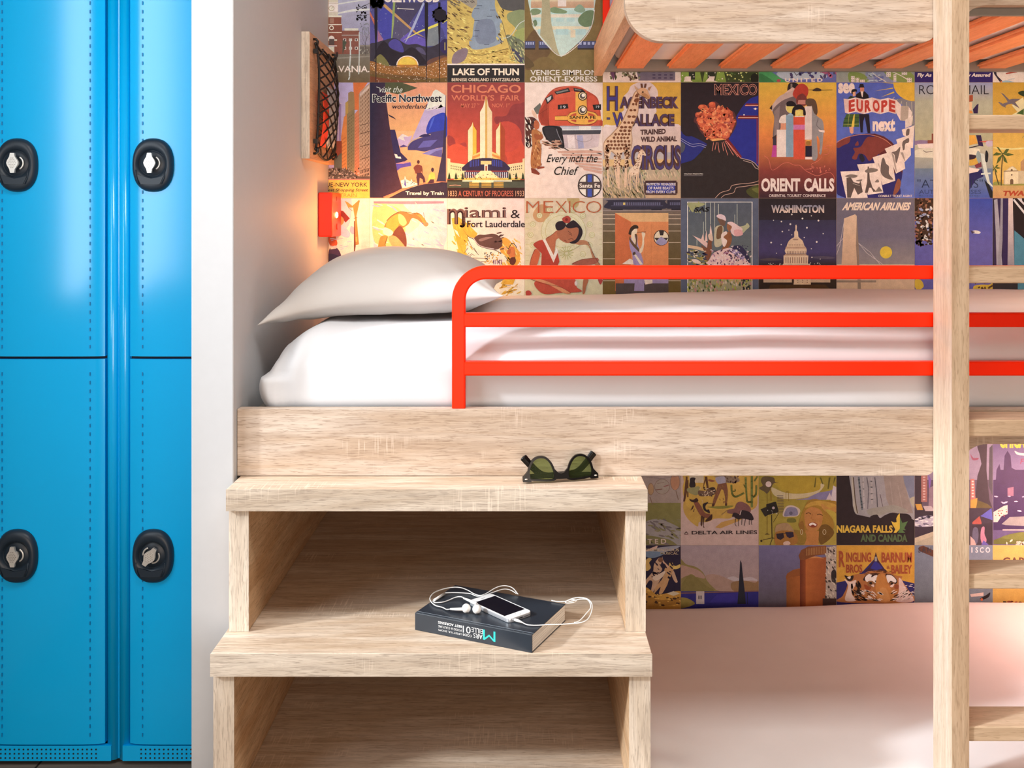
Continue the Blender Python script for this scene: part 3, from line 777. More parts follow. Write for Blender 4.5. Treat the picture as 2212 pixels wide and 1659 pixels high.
    def K(s, col, a, u, v, nx, ny, fx=.5, fy=.5):
        """grid of windows in the parallelogram a, a+u, a+v"""
        s.z += 1
        for i in range(nx):
            for j in range(ny):
                i0, i1, j0, j1 = (i + .5 - fx / 2) / nx, (i + .5 + fx / 2) / nx, (j + .5 - fy / 2) / ny, (j + .5 + fy / 2) / ny
                s.P(col, [(a[0] + u[0] * p + v[0] * q, a[1] + u[1] * p + v[1] * q) for p, q in ((i0, j0), (i1, j0), (i1, j1), (i0, j1))], True)
        return s
    def D(s, cols, n, x0, y0, x1, y1, r0, r1, asp=1.0, fn=None, rot=None):
        """scattered brush dabs"""
        cols = cols.split(); q = s.rnd
        for c in cols:
            s.z += 1
            for _ in range(n // len(cols)):
                x, y = q.uniform(x0, x1), q.uniform(y0, y1)
                if fn and not fn(x, y): continue
                r = q.uniform(r0, r1); t = math.radians(rot + q.uniform(-18, 18)) if rot is not None else q.uniform(0, 6.28)
                ca, sa = math.cos(t), math.sin(t); m = 5
                s.P(c, [(x + r * asp * math.cos(6.283 * i / m) * ca - r * math.sin(6.283 * i / m) * sa, y + r * asp * math.cos(6.283 * i / m) * sa + r * math.sin(6.283 * i / m) * ca) for i in range(m)], True)
        return s
    def T(s, col, txt, x0, y0, x1, y1, bold=.02, sh=0, arcy=0, skew=0):
        """lettering fitted to the box; sh = slant, skew = rise to the right"""
        vs, fs = text_mesh(txt, bold); s.z += 1; o = len(s.v)
        for u, v in vs:
            p = s.px((x0 + (x1 - x0) * u + sh * (v - .5) * (y1 - y0), y1 + (y0 - y1) * v + skew * u + arcy * (1 - (2 * u - 1) ** 2)))
            s.v.append((*p, s.z)); s.c.append(s.colat(col, p))
        s.f += [[o + i for i in f] for f in fs]; return s
    def OT(s, c1, c2, txt, x0, y0, x1, y1, b1=.05, b2=.0, e=.5, **kw):
        s.T(c1, txt, x0 - e, y0 - e, x1 + e, y1 + e, b1, **kw); return s.T(c2, txt, x0 + .1, y0 + .1, x1 - .1, y1 - .1, b2, **kw)
    def done(s):
        x0, y0, x1, y1 = s.cell
        P3 = lambda p: Vector(((p[0] - VX) / SB, 2.9810 - p[2] * 1.6e-5, CAMZ + (VY - p[1]) / SB))
        vs = [P3(p) for p in s.v]; o = len(vs); fs = [f for f in s.f]; cs = list(s.c)
        # back and edges of the sheet
        q = [P3((*p, 0)) for p in ((x0, y0), (x1, y0), (x1, y1), (x0, y1))]; bk = [Vector((p.x, 2.9820, p.z)) for p in q]
        vs += q + bk; cs += [s.pig('d8c8b8')] * 8
        fs += [[o + 4, o + 5, o + 6, o + 7]] + [[o + i, o + (i + 1) % 4, o + 4 + (i + 1) % 4, o + 4 + i] for i in range(4)]
        me = bpy.data.meshes.new('poster'); c = Vector(((x0 + x1) / 2, (y0 + y1) / 2, 0)); base = P3(c)
        me.from_pydata([p - base for p in vs], [], fs); me.materials.append(PRINT)
        at = me.color_attributes.new('Col', 'FLOAT_COLOR', 'POINT')
        at.data.foreach_set('color', [q for c_ in cs for q in (*c_, 1.0)])
        # every printed face looks into the room
        fl = [p.index for p in me.polygons if p.normal.y > .5 and p.center.y + base.y < 2.9815]
        if fl:
            bm = bmesh.new(); bm.from_mesh(me); bm.faces.ensure_lookup_table()
            bmesh.ops.reverse_faces(bm, faces=[bm.faces[i] for i in fl]); bm.to_mesh(me); bm.free()
        ob = bpy.data.objects.new('poster', me); COL.objects.link(ob); ob.location = base
        return tag(ob, s.label, 'poster', 'vintage travel posters papering the wall')
def vg(c0, c1, y0, y1): return (c0, c1, (0, y0), (0, y1))
def hg(c0, c1, x0, x1): return (c0, c1, (x0, 0), (x1, 0))
# ---- top row
W0 = 'e2bda4'
a = Art(0, 0, 700, 0, 1.0, W0, 'poster of a red-brick clock tower, bare trees and the letters LVANIA', '9d8791')
a.R(vg('c3aeb0', '9d8a96', -60, 70), 0, -60, 100, 75)
for p in ('25,8 60,2 100,-4 100,-1 60,5 25,11', '25,28 60,20 100,18 100,22 60,25 25,31'): a.P('d8c2b4', p)
a.R('d9b795', 5, -60, 30, 33).R('efd3ae', 5, 5, 30, 27).L('a57a58', .7, '5,7 31,7').L('a57a58', .7, '5,26 31,26').E('a57a58', 16, 18, 6).E('e9cda6', 16, 18, 5).L('8a6448', .6, '16,18 19,15')
a.P('8f4530', '5,34 37,34 37,52 39,52 39,70 38,70 38,118 22,118 22,100 5,100').R('e3c3a0', 5, 33, 38, 37).R('a56a50', 12, 39, 21, 50).R('e3c3a0', 5, 52, 38, 54).E('e9cda6', 16, 60, 5).E('7e3c2a', 16, 60, 3).R('dcb898', 5, 69, 40, 71)
a.E('efd6b4', 16, 84, 6.5, 7).R('5d4138', 11, 84, 22, 97).P('e9cda6', '5,85 11,85 11,88 5,88').P('e9cda6', '22,85 28,85 28,88 22,88').R('efd6b4', 5, 98, 28, 100).P('e3c3a0', '9,101 22,101 22,118 15,112')
a.R('8c4a38', 38, 66, 76, 118).R('d8bfa0', 44, 61, 74, 66).R('a88a78', 38, 75, 77, 77).K('ead3b4', (38, 77), (38, 0), (0, 36), 3, 2, .52, .32).K('46302c', (38, 77), (38, 0), (0, 36), 3, 2, .3, .22)
a.P('4c4a36', '40,86 49,91 46,98 40,118').R('6d5a4c', 77, 97, 100, 117).L('c8ab90', 1, '77,99 100,99').D('d8bfa0', 14, 78, 102, 99, 116, .6, 1.1)
a.R(vg('7d6854', '6b5030', 118, 180), 0, 117, 100, 180).P('927c66', '30,124 100,120 100,123 30,127')
a.L('4a3a34', .8, '90,120 89,95 92,78').L('4a3a34', .5, '89,95 82,80 84,60').L('4a3a34', .5, '90,90 97,72 96,58').L('4a3a34', .5, '89,100 82,92').L('4a3a34', .4, '91,85 87,66')
a.D('8d7f78', 60, 78, 50, 100, 86, .4, .8, 3).D('1c1418', 50, 70, 10, 92, 46, .7, 1.6, 2.2, lambda x, y: (x - 82) ** 2 + (y - 28) ** 2 < 330).L('1c1418', .7, '100,6 88,12 76,18').L('1c1418', .6, '100,30 84,34 72,33')
a.L('c5b7a4', 3, '57,84 57,120 55,145 55,166 53,172').L('c5b7a4', 2.2, '76,70 76,120 75,160')
a.T('f4dcc0', 'LVANIA.', 22, 142, 98, 156, .012).E('3a2420', 28, 118, 2.4, 6).done()

a = Art(1, 0, 700, 0, 1.0, W0, 'night poster of searchlights and palms over a glowing bandshell', '4b4370')
a.R(vg('4b4470', '5c4a86', 0, 90), 98, -60, 222, 95).P('45408c', '117,30 125,14 150,30 146,86 130,88 117,60').P('4a3c52', '152,5 216,5 178,60 150,25').P('5a4b60', '150,34 190,62 160,92 147,84').P('48407e', '190,62 218,5 217,95 175,92').P('6b4f9a', '165,84 182,70 222,85 222,100 165,95').P('7f7a74', '222,60 248,50 247,98 222,100').P('554c8a', '225,12 266,0 266,90 255,60 225,55')
for p, c in (('98,22 109,44 109,55 98,30', 'c65a3a'), ('116,65 128,86 122,90 116,90', 'a8627a'), ('126,12 131,8 200,70 226,86 247,100 220,82 196,72', 'c98a48'), ('149,4 154,4 151,50 147,84 145,84 147,40', '94984a'), ('214,4 217,8 195,60 176,92 175,91 190,58', 'a89fb0'), ('169,88 205,67 247,49 246,56 206,70', 'e8c838'), ('255,48 266,40 266,44 256,51', 'e8c838')): a.P(c, p)
a.D('d8cfe0', 46, 100, 12, 262, 95, .4, .9).T('f0cfb8', 'HOLLYWOOD', 115, -14, 250, 5, .05)
a.S('3c3038', '98,98 112,92 128,87 150,82 165,88 180,96 200,95 222,102 240,98 262,86 266,98 266,140 98,140').S('4f4080', '140,92 152,84 166,92 172,112 158,110 142,102').S('2b2026', '112,112 126,90 134,92 146,106 168,114 190,102 212,122 214,140 118,138').S('5a4a60', '198,103 212,104 220,118 208,114')
a.S('7c6a34', '114,122 124,118 140,138 134,144 110,132').S('6e4030', '222,134 240,124 266,122 266,160 228,150')
a.R(vg('8a5a2c', '5a3818', 140, 180), 98, 142, 266, 182).S('9a5a22', '100,132 140,144 180,148 220,142 266,124 266,170 200,164 140,160 98,150')
a.E('fbe6b8', 180, 141, 24, 21, 0, 24, 180, 360).E('f2a51c', 180, 141, 22, 19, 0, 24, 180, 360).R('b8691c', 158, 140, 203, 146).S('f2b52c', '166,128 180,124 192,128 196,138 164,138')
a.D('ffcf9a ffe0b4 f59a60', 430, 100, 128, 264, 176, .45, .95, 1.4, lambda x, y: y > 128 + 16 * (1 - ((x - 180) / 82) ** 2) and (y < 160 or a.rnd.random() < .35))
a.S('6b4a1e', '98,160 140,166 200,172 266,168 266,180 98,180').S('7a3a1e', '98,166 120,168 190,178 150,182 98,182').D('ffd8a8', 40, 100, 160, 264, 178, .5, 1.0)
for x, w in ((112, 6.5), (221, 7), (249, 5)): a.P('221820', [(x - w / 2, 5), (x + w / 2, 5), (x + w / 2, 60), (x + w / 4, 90), (x + .6, 178), (x - .6, 178), (x - w / 4, 90), (x - w / 2, 60)])
a.D('221820', 70, 96, -6, 126, 16, 2, 4, 1.6).D('221820', 60, 236, 16, 266, 48, 2, 3.6, 1.8, lambda x, y: (x - 251) ** 2 + (y - 32) ** 2 < 230)
a.E('221820', 251, 32, 13, 13).L('e8d2c8', 1.5, '158,18 172,19 194,20').L('f0e0d8', .8, '160,16 160,20').E('35264a', 262, 100, 12, 16).L('c09a3c', 2, '261,92 261,108').done()

a = Art(2, 0, 965, 0, 1.528, W0, 'poster of a grey alpine lake lettered LAKE OF THUN', 'd6a648')
a.S('8f9092', '36,-30 68,-30 68,6 72,20 78,30 75,36 76,44 73,50 80,58 70,64 56,68 40,70 33,66 32,58 36,52 37,44 38,36 39,28 35,22 38,12 42,4').S('7d7c84', '44,30 64,28 70,48 66,60 46,62 40,50')
a.D('8a5a2c 5c3a24 f0c864 b88a3c', 190, 0, -46, 34, 72, .5, 1.2, 4, lambda x, y: x < 35 + 3 * math.sin(y * .2), 28)
a.D('6a5030 e8c060', 60, 66, 12, 80, 66, .5, 1.1, 3, lambda x, y: x > 74 + 3 * math.sin(y * .2), 50)
a.P('a88c70', '-1,-30 40,-30 43,6 36,12 20,2 -1,-4').D('6a5548', 30, 0, -20, 40, 8, .5, 1, 4, None, 20)
a.S('5c5048', '63,-30 112,-30 112,20 98,16 84,14 74,6').S('8f8c58', '88,18 112,16 112,56 104,50 96,38 86,28').S('a09a4e', '96,46 112,40 112,66 100,58').S('6f6a4c', '84,50 96,52 112,64 112,92 98,84 92,70').S('4b434e', '92,68 106,78 110,88 100,86 94,76')
a.D('9a9a5a c8b070', 40, 90, 52, 110, 90, .5, 1, 4, None, 60).L('d8cdb0', 1.1, '112,28 102,34 94,46 88,52 80,54', True).L('6a5a40', .8, '78,30 84,52 90,70 96,88')
a.D('f2c65c b07c2c', 160, 20, 68, 96, 90, .4, .9, 3, lambda x, y: y > 74 - x * .06, 10).S('8a6a6a', '10,76 24,68 30,72 24,86 8,90').L('6a5028', .6, '30,76 50,78 70,73 88,68')
for x, y in ((46, 8), (42, 12), (64, 14), (60, 23), (42, 29), (42, 43), (40, 51), (56, 63)): a.L('3a3642', .6, [(x - 3, y), (x + 4, y)])
a.R('f4d8b4', 0, 90, 112, 92).R('2b2422', 0, 92, 112, 118).T('f2c8a4', 'LAKE OF THUN', 8.5, 96.5, 102, 106.5, .03).T('e6bd98', 'BERNESE OBERLAND / SWITZERLAND', 7, 110.3, 103, 114.8, .015).done()

a = Art(3, 0, 965, 0, 1.528, W0, 'brown poster with a pale river view and a train behind lettering', '8a6a3a')
a.R(vg('86622e', '7e6232', 0, 118), 110, -50, 222, 120).S('6f4d2c', '110,62 128,40 150,60 140,84 126,96 110,96').S('7a5a2e', '118,96 130,82 146,82 160,96 140,100').S('5f4526', '110,78 124,92 112,96')
for x0, x1 in ((110, 125), (130, 145), (185, 211)): a.R('4a4862', x0, 58, x1, 68).K('a8a0ae', (x0 + 1, 59), (x1 - x0 - 2, 0), (0, 4.5), 4, 1, .6, .9).R('3a2c22', x0, 68, x1, 70)
a.S('c7d0b8', '119,-40 207,-40 209,10 205,34 196,50 180,66 164,79 160,79 150,71 136,58 126,44 120,28')
a.R('e2b889', 119.5, -40, 208, 10).R(vg('d8a478', 'c98a5e', 0, 12), 119, 2, 208, 11).R('f2d6b2', 157, -6, 169, 9)
a.P('b9c8b8', '119,14 207,14 206,20 119,22').R('e8cfa4', 121, 20, 190, 24.5).K('b4c4b6', (122, 25), (76, 0), (0, 6), 5, 1, .72, .9).P('c3ccb4', '122,31 200,31 201,38 123,38').R('e6c79a', 124, 37, 201, 42).K('b0c2b4', (126, 41), (74, 0), (0, 8), 3, 1, .74, 1)
a.P('c4cfba', '134,49 197,49 180,66 164,78 150,70').R('e4c296', 175, 42, 182, 53).S('7e8a5a', '145,13 152,10 160,12 170,16 166,19 150,18').S('6d7c50', '186,26 196,16 208,16 207,34 196,38 188,34').S('80885a', '119,14 126,12 133,15 130,20 119,21').S('6d7850', '122,30 126,28 128,34 124,38 121,34').S('8a9a74', '180,14 188,6 196,14 190,18')
a.P('b39a6c', '136,-40 142,-40 148,34 156,68 160,79 150,71 132,50 134,20').L('e8d8b6', 1, '119,18 121,30 128,46 142,64 160,79 178,70 196,52 205,36 209,14', True)
a.OT('6a4420', 'd8bca4', 'VENICE SIMPLON', 118, 98.5, 213, 106.5, .04, .02, .3).OT('6a4420', 'd8bca4', 'ORIENT-EXPRESS', 117.5, 107.7, 213, 115.5, .04, .02, .3).done()

W0R = 'cfae9e'
a = Art(4, 0, 1280, 0, 2.26, W0R, 'poster with a pale border and a violet street scene below the slats', 'd8b4a4')
a.R(vg('c0a0a8', 'a8909a', -30, 75), 12, -30, 80, 66).P('6d5a66', '42,66 79,66 79,77 44,77').K('4c3c50', (56, 67), (22, 0), (0, 9), 4, 3, .5, .5).D('5a5a38 8a7a58 6a4a3c', 60, 16, 62, 46, 76, .6, 1.4, 1.6).P('6a3a58', '16,58 20,52 24,64 20,77 17,70').L('3a2a24', 1, '20,56 22,76').S('9a84a0', '20,20 30,14 34,34 24,44').done()
a = Art(5, 0, 1280, 0, 2.26, W0R, 'green night poster with lit windows above the volcano poster', '3c4020')
a.R(vg('4a5418', '343a1c', -30, 79), 80, -32, 160, 80)
for x in (86, 97, 108, 120): a.P(vg('98a83a', '6a7a28', 60, 79), [(x, 40), (x + 5, 40), (x + 6, 70), (x + 8, 79), (x - 3, 79), (x - 1, 70)])
a.R('2a2c20', 92, 62, 98, 76).R('2a2c20', 110, 62, 117, 76).D('c8d060 58682a', 60, 120, 60, 158, 78, .5, 1.2).D('e0dcb8', 16, 84, 62, 140, 76, .5, .8).P('e2c4b0', '89,73 94,73 94,77 96,78 87,78').P('e2c4b0', '112,73 117,73 116,77 120,78 108,78').E('1c1c14', 155, 75, 4, 5).done()
a = Art(6, 0, 1280, 0, 2.26, W0R, 'blue misty poster of faces with a green sweep, above the robed figures', '6a6a8e')
a.R(vg('8a86b0', '56568c', 40, 79), 160, -32, 236, 80).S('3c8a4a', '160,62 170,68 182,76 186,79 160,79').S('2a6a38', '160,70 174,79 160,79').S('a8a4c0', '176,70 190,66 204,70 216,68 224,74 200,76 184,76').D('4a3a5a 3c3466', 22, 185, 66, 232, 74, .8, 1.6, 1.5).D('b04a6a', 12, 218, 64, 234, 74, 1, 2).L('4a3a4a', .6, '192,68 195,72 199,69').E('a83c48', 178, 77, 2, 1.4).T('f2e2da', 'U N I T E D', 184, 74.7, 220, 78.2, .04).done()
a = Art(7, 0, 1780, 0, 1.953, W0R, 'poster map of green blocks and white houses beside grey water', '8a8478')
a.R('7a7890', 46, 60, 90, 93).S('737c38', '28,80 44,82 50,92 36,93 28,90').S('7a823c', '66,76 88,76 100,84 100,92 80,90 72,86').R('5a5a8c', 56, 84, 66, 93).L('d8ccb8', 1, '50,77 58,84 68,90 68,93', True).L('d8ccb8', 1, '70,77 84,83 96,90', True)
for x, y, w, h in ((30, 84, 4, 8), (35, 86, 4, 7), (40, 88, 5, 5), (32, 91, 10, 2), (69, 78, 5, 7), (77, 82, 3, 8), (86, 78, 6, 5), (92, 86, 5, 6)): a.R('d8cab8', x, y, x + w, y + h).K('6a6458', (x, y), (w, 0), (0, h), 2, 3, .4, .4)
a.D('7a7890 a8a8bc', 30, 46, 76, 66, 90, .4, .8, 3, None, 0).done()
a = Art(8, 0, 1780, 0, 1.953, W0R, 'poster with a deep violet band lettered Fly Assured in white italics', '9a9080')
a.R(vg('a8a090', '8c8474', 60, 77), 98, 60, 188, 78).R('2c1c58', 98, 77.3, 188, 92).T('f0dcd0', 'Fly As', 103.5, 80.8, 119, 86.2, .04, .2).T('f0dcd0', 'y Assured', 159, 80.8, 184, 86.2, .04, .2).done()
a = Art(9, 0, 1780, 0, 1.953, W0R, 'pale poster with a dark leg and red streak at the right edge', 'd6c4ae')
a.S('2b2430', '190,74 192,74 191,82 196,88 199,92 196,92 190,84 188,80').P('d06a2c', '195,89 199,91 197,93').P('b03c28', '201,81 212,78 214,80 202,82').S('8aa0b0', '197,90 204,89 212,92 200,93').L('9aa0a0', .6, '204,88 211,87').L('2b2430', .7, '214,79 222,77').done()

# ---- second row
W1 = 'ffcb98'
a = Art(0, 1, 700, 176, 1.531, W1, 'poster of orange skyscrapers lettered NEW YORK beside the net pocket', 'c79ab0')
a.R(vg('c8a0b8', 'd2a8a8', 0, 90), 5, 0, 65, 100).P('a87c88', '13,30 16,30 17,12 18.5,10 20,30 24,32 24,85 14,85').L('e8b898', .8, '20,31 20,84').L('e8b898', .7, '20,31 24.5,31')
a.P('f06820', '41,1 62,1 57,8 50,16 50,40 43,40 42,25').P('a8763c', '34,16 38,14 42,15 43,28 43,139 30,139 30,30 34,27').P('c88a30', '30,30 34,28 34,50 30,50').P('ee7a28', '24,78 28,50 32,46 32,139 24,139').P('96703c', '32,46 43,38 43,120 36,139 32,139')
a.P('e8743c', '43,46 51,36 51,139 43,139').P('c58a58', '49,18 57,8 65,2 65,139 50,139').P('d9a070', '50,18 65,3 65,8 51,22').P('a03c1e', '14,84 25,84 25,110 14,110').P('6d5a3c', '14,110 25,100 25,132 14,130')
a.K('7a4a28', (51, 22), (13, -14), (0, 110), 6, 20, .4, .5).K('a85a28', (43.5, 50), (7, -6), (0, 84), 4, 18, .35, .45).K('6a4a24', (33, 50), (9, -7), (0, 84), 4, 18, .3, .4).K('a84a18', (25, 80), (6, -4), (0, 52), 4, 10, .35, .4).K('f2c090', (51, 17), (13, -12), (0, 4), 7, 1, .5, .8)
for y in (62, 74, 92, 110, 126): a.L('5a3820', .8, [(51, y), (65, y - 4)])
a.K('4a2418', (51, 126), (13, -4), (0, 11), 6, 2, .5, .6).S('6a4c34', '6,124 24,122 40,128 50,134 64,134 64,140 6,140').D('3a2418 d8a070 b08060', 130, 6, 122, 50, 139, .5, 1.1, 1.5)
a.R('ee7058', 5, 137.5, 65, 139).R('ffb030', 5, 139, 65, 165).T('3c1420', 'UE-NEW YORK', 3, 142.5, 61, 148.5, .005).T('3c1420', 'est Shopping Street', 6, 151, 62, 156.5, .012, .25).T('d87a18', 'TRAIN', 22, 158, 46, 163, 0).done()

a = Art(1, 1, 700, 176, 1.531, W1, 'orange lakeside poster lettered Pacific Northwest with two small hikers', 'ff9a58')
a.R(vg('ff8e58', 'ffa850', 0, 80), 64, 0, 172, 90).R(vg('ffb060', 'ff8a48', 70, 150), 64, 70, 172, 164)
a.P('caa0b8', '170,8 158,10 150,22 140,44 132,62 126,76 120,92 172,92 172,8').P('f6d8c0', '160,9 166,12 171,20 171,36 160,34 150,38 143,40 150,24 154,14').P('f2c8b4', '143,42 165,32 158,40 168,36').P('d4a4b4', '102,90 104,80 110,74 118,78 124,76 120,92').P('f4d0b8', '104,80 111,74 120,78 112,78 114,84')
a.S('2c3c8c', '144,70 148,56 156,48 172,46 172,80 150,76').S('4a5ac0', '148,68 152,54 156,50 152,62').P('4a3a5c', '118,92 124,84 140,76 150,72 172,68 172,92 160,94 142,99 130,97 118,97').L('e8b078', 1.6, '118,91 124,84 138,78 150,75', True).S('362a48', '134,78 142,74 150,76 146,78').P('6a5a88', '132,94 140,84 160,82 150,92')
a.P('8a7898', '138,102 152,96 167,93 166,106 150,104').P('6a5578', '148,104 158,98 167,96 166,107').P('5a4068', '107,92 112,89 118,92 107,93').P('3c2c44', '93,68 100,68 108,100 118,110 112,114 100,116 98,102').P('f6e0cc', '99,102 103,103 104,106 108,106 109,109 101,108').P('6a4a88', '101,116 112,113 122,114 123,119 108,122 103,126').P('e88a70', '100,116 112,113 121,114 112,116')
a.P('e0d8e0', '108,140 113,138 114,133 116,138 122,141 123,137 125,142 134,144 132,148 118,150 110,150').P('5a4a8c', '113,146 114,136 116,148').D('3a3050', 14, 110, 140, 130, 150, .4, .8)
a.P(hg('2a2230', '5a2e30', 68, 105), '64,0 86,0 88,30 92,60 97,95 104,130 110,151 96,158 84,164 64,164').P(vg('3a2c38', '44303c', 0, 150), '172,0 171,40 167,100 160,136 158,142 172,142').P('5a5028', '86,0 132,0 128,4 132,9 118,14 104,18 86,14').P('ff9458', '111,2 172,2 172,20 160,12 150,10 132,9')
a.P('33242c', '90,46 98,50 102,54 92,49').S('3c2830', '92,164 112,154 136,146 160,143 174,143 174,166 84,166').L('e07848', 1.2, '84,163 110,153 136,145 160,141.5 174,142', True)
a.P('8a3a28', '128,119 132,117 138,119 139,124 139,130 137,126 137,130 129,130 128,126 126,124 129,129 126,122').E('5a2a28', 133, 113.5, 2, 2.7).P('5a2c30', '131,129 138,129 142,136 143,142 140,143 139,138 135,136 134,146 132,147 131,140 130,136').P('f0b838', '148,132 151,128 156,129 157,136 155,139 149,139 143,145 147,138').E('4a2a30', 153, 124.5, 2, 3).P('5a2c30', '150,138 155,138 155,143 146,144')
a.T('f6dcc8', 'visit the', 78, 7, 111, 15.5, 0, .35).L('f6dcc8', .9, '74,7.5 79,9.5').OT('f8d8bc', '1f1420', 'Pacific Northwest', 68.5, 18, 166, 29, .06, .02, .7).T('1f1420', 'wonderland . . .', 96, 32, 160, 38.5, .012, .3).T('f6d4c0', 'Travel by Train', 115, 155, 169, 161.5, .03).done()

W2 = 'fbd0ae'
a = Art(2, 1, 965, 176, 1.531, W2, 'red poster of three pale towers lettered CHICAGO WORLD\'S FAIR', 'c8402c')
a.R(vg('a83c34', 'dc4428', 10, 100), .5, 0, 111, 118).S('9c3430', '68,50 84,48 92,34 104,31 111,34 111,90 104,80 96,66 84,60 70,60').E('d2402c', 84, 78, 22, 22).S('a83630', '2,76 10,80 12,90 4,92 0,84').S('b03830', '18,88 26,86 28,92 20,90').E('e04a2c', 14, 104, 16, 16).E('c43c2a', 78, 116, 8, 16)
for x0, xm, x1, c0, c1 in ((30, 36, 42, 'fbd494', 'f7b020'), (69.5, 75, 81.5, 'f7b020', 'fbd494')):
    a.P('b8401e', [(x0 - .6, 68), ((x0 + x1) / 2 - 3, 62), ((x0 + x1) / 2, 56), ((x0 + x1) / 2 + 3, 62), (x1 + .6, 68), (x1 + .6, 118), (x0 - .6, 118)]).P(c0, [(x0, 69), (xm - 1, 62), (xm + .6, 57), (xm + .6, 118), (x0, 118)]).P(c1, [(xm + .6, 57), (xm + 2, 63), (x1, 69), (x1, 100), (xm + .6, 108)] if x0 < 50 else [(x0, 69), (xm - 1, 62), (xm, 57), (xm, 106), (x0, 100)])
a.P('b8401e', '46,43 51,34 54,22 55.3,19 57,22 59,34 64.6,43 64.6,112 46,112').P('fcd8a4', '47,43 51.5,35 54.5,23 54.5,112 47,112').P('f7c88c', '57,23 59,35 64,43 64,112 57,112').P('dfa040', '54.3,22 55.4,20 57,22 57.2,110 54.2,110')
a.P('f4bc60', '36,112 36,104 47,99 47,108').P('f4bc60', '75,112 75,104 64,99 64,108').P('f08830', '36,106 47,102 47,105 36,110').P('f08830', '75,106 64,102 64,105 75,110')
a.P('f6cc88', '0,108 5,109 5,114 26,117 28,137 0,137').P('f6cc88', '111,108 107,109 107,114 86,117 84,137 111,137').P('3a2840', '30,114 36,110 50,108 61,108 75,110 82,114 90,122 88,126 22,126 21,122').K('4450b0', (32, 112), (14, -2), (0, 9), 6, 1, .35, 1).K('4450b0', (64, 110), (15, 2), (0, 9), 6, 1, .35, 1).R('f0c070', 48, 112, 63, 117).R('fbe0b4', 53, 117, 58, 128).R('a84828', 54.5, 119, 57, 127).R('403048', 25, 127, 87, 138).K('d8c8c0', (26, 128), (60, 0), (0, 10), 20, 1, .4, 1).P('f8d890', '48,126 62,126 78,139 34,139').R('ecb848', 10, 136, 104, 139).K('6a4a38', (5, 117), (16, 3), (0, 7), 6, 2, .4, .5).K('6a4a38', (90, 120), (17, -3), (0, 7), 6, 2, .4, .5)
for x in (3.5, 13, 22.5, 89, 98, 107.5): a.P('2c3a20', [(x - 2, 138), (x - 1.2, 132), (x, 128), (x + 1.2, 132), (x + 2, 138)])
a.D('4a4024 c8502c', 50, 10, 131, 104, 138, .4, .8, 1.5).R('40301e', 0, 139, 111, 141).R('54503c', 0, 141, 111, 150).R('f6d8a8', 22, 139.4, 92, 141.2).K('f2a828', (30, 142), (52, 0), (0, 8), 3, 4, .8, .5).R('f6dca0', 36, 139, 66, 142.5).L('e89070', .9, '4,147 12,146 20,147').R('40201e', 0, 150, 111, 165)
a.T('f27a4c', 'CHICAGO', 6, 4.5, 104.5, 16, .02).T('f0744a', "WORLD'S  FAIR", 6.5, 19, 103, 27, .012).T('ee7048', 'MAY 27', 20, 31, 41, 37, .006).T('ee7048', 'TH', 42.5, 31, 46, 33.5, 0).T('ee7048', 'NOV. 1', 64, 31, 85, 36.5, .006).T('ee7048', 'ST', 86, 31, 89.5, 33.5, 0).T('f2a070', '1833', 2, 154, 14, 162, .0).T('e86848', 'A CENTURY OF PROGRESS', 16.5, 154, 94, 162, .0).T('f2a070', '1933', 97, 154, 109, 162, .0).done()

W3 = 'f2cdb6'
a = Art(3, 1, 1133, 176, 1.531, W3, 'cream poster of a red and yellow diesel engine and a feathered figure', 'f3ccb6')
a.P('6a6458', '13,38 22,30 24,36 20,46 16,46').S('e8b090', '10,40 16,44 18,52 12,48')
a.S('c24028', '20,44 30,22 42,10 58,6.5 76,7 90,14 102,22 106,34 108,52 108,63 34,63 22,58').S('dc5030', '44,18 56,14 72,14 74,24 58,26 44,26').S('d84a2c', '36,30 72,24 74,60 36,62').S('d84a2c', '90,22 102,26 106,60 92,60').P('a83420', '20,44 32,28 34,62 24,60')
a.P('2c2624', '42,14.5 62,9 65,14.5 45,18.5').P('7a7268', '44,15 61,11 62,13 46,17').P('2c2624', '69,9 82,11 86,15 70,14').P('7a7268', '71,10 80,12 80,13 71,12').L('e86a44', 1, '42,12 62,7 78,8 88,14', True).P('2c2624', '29,24 39,18 41,24 32,32').P('c8bcb4', '31,24 38,20 37,25 33,29').L('7a2818', .6, '34,34 34,62').L('7a2818', .5, '21,46 33,38').L('7a2818', .5, '26,40 26,50')
a.P('f0a030', '72,15 87,15 88,34 90,60 72,60').E('f0a030', 82, 51, 23, 10).R('f0a030', 43, 49, 108, 54.5).L('5a2a18', .6, '43,49 60,48.5').L('5a2a18', .6, '43,54.8 60,55').E('c84428', 82, 51, 19, 7.6).R('f0a030', 59, 48.5, 106, 54).P('f0a030', '73,42 90,42 90,60 73,60').L('5a2a18', .6, '60,50 64,44 74,41.5').L('5a2a18', .6, '90,41.5 100,44 104,49').L('5a2a18', .6, '60,54 66,59 82,61 96,60 103,54', True)
a.T('2a1410', 'SANTA FE', 63.5, 48.6, 100.5, 52.6, .03)
for y, r in ((20.5, 6), (40.5, 6.3)): a.E('2c1c18', 82, y, r + .5).E('f2c48c', 82, y, r - .8).E('5a4a44', 82, y, r - 2).E('f6e2d0', 83, y - 1, r - 3.6)
a.P('201a1a', '47,33 61,31.5 62,38 47,39.5').T('d8c8c0', '19', 51, 34, 58, 38, 0).P('201a1a', '96,33 108,32 108,40 98,40').T('d8c8c0', '19', 101, 34, 105.5, 37.5, 0)
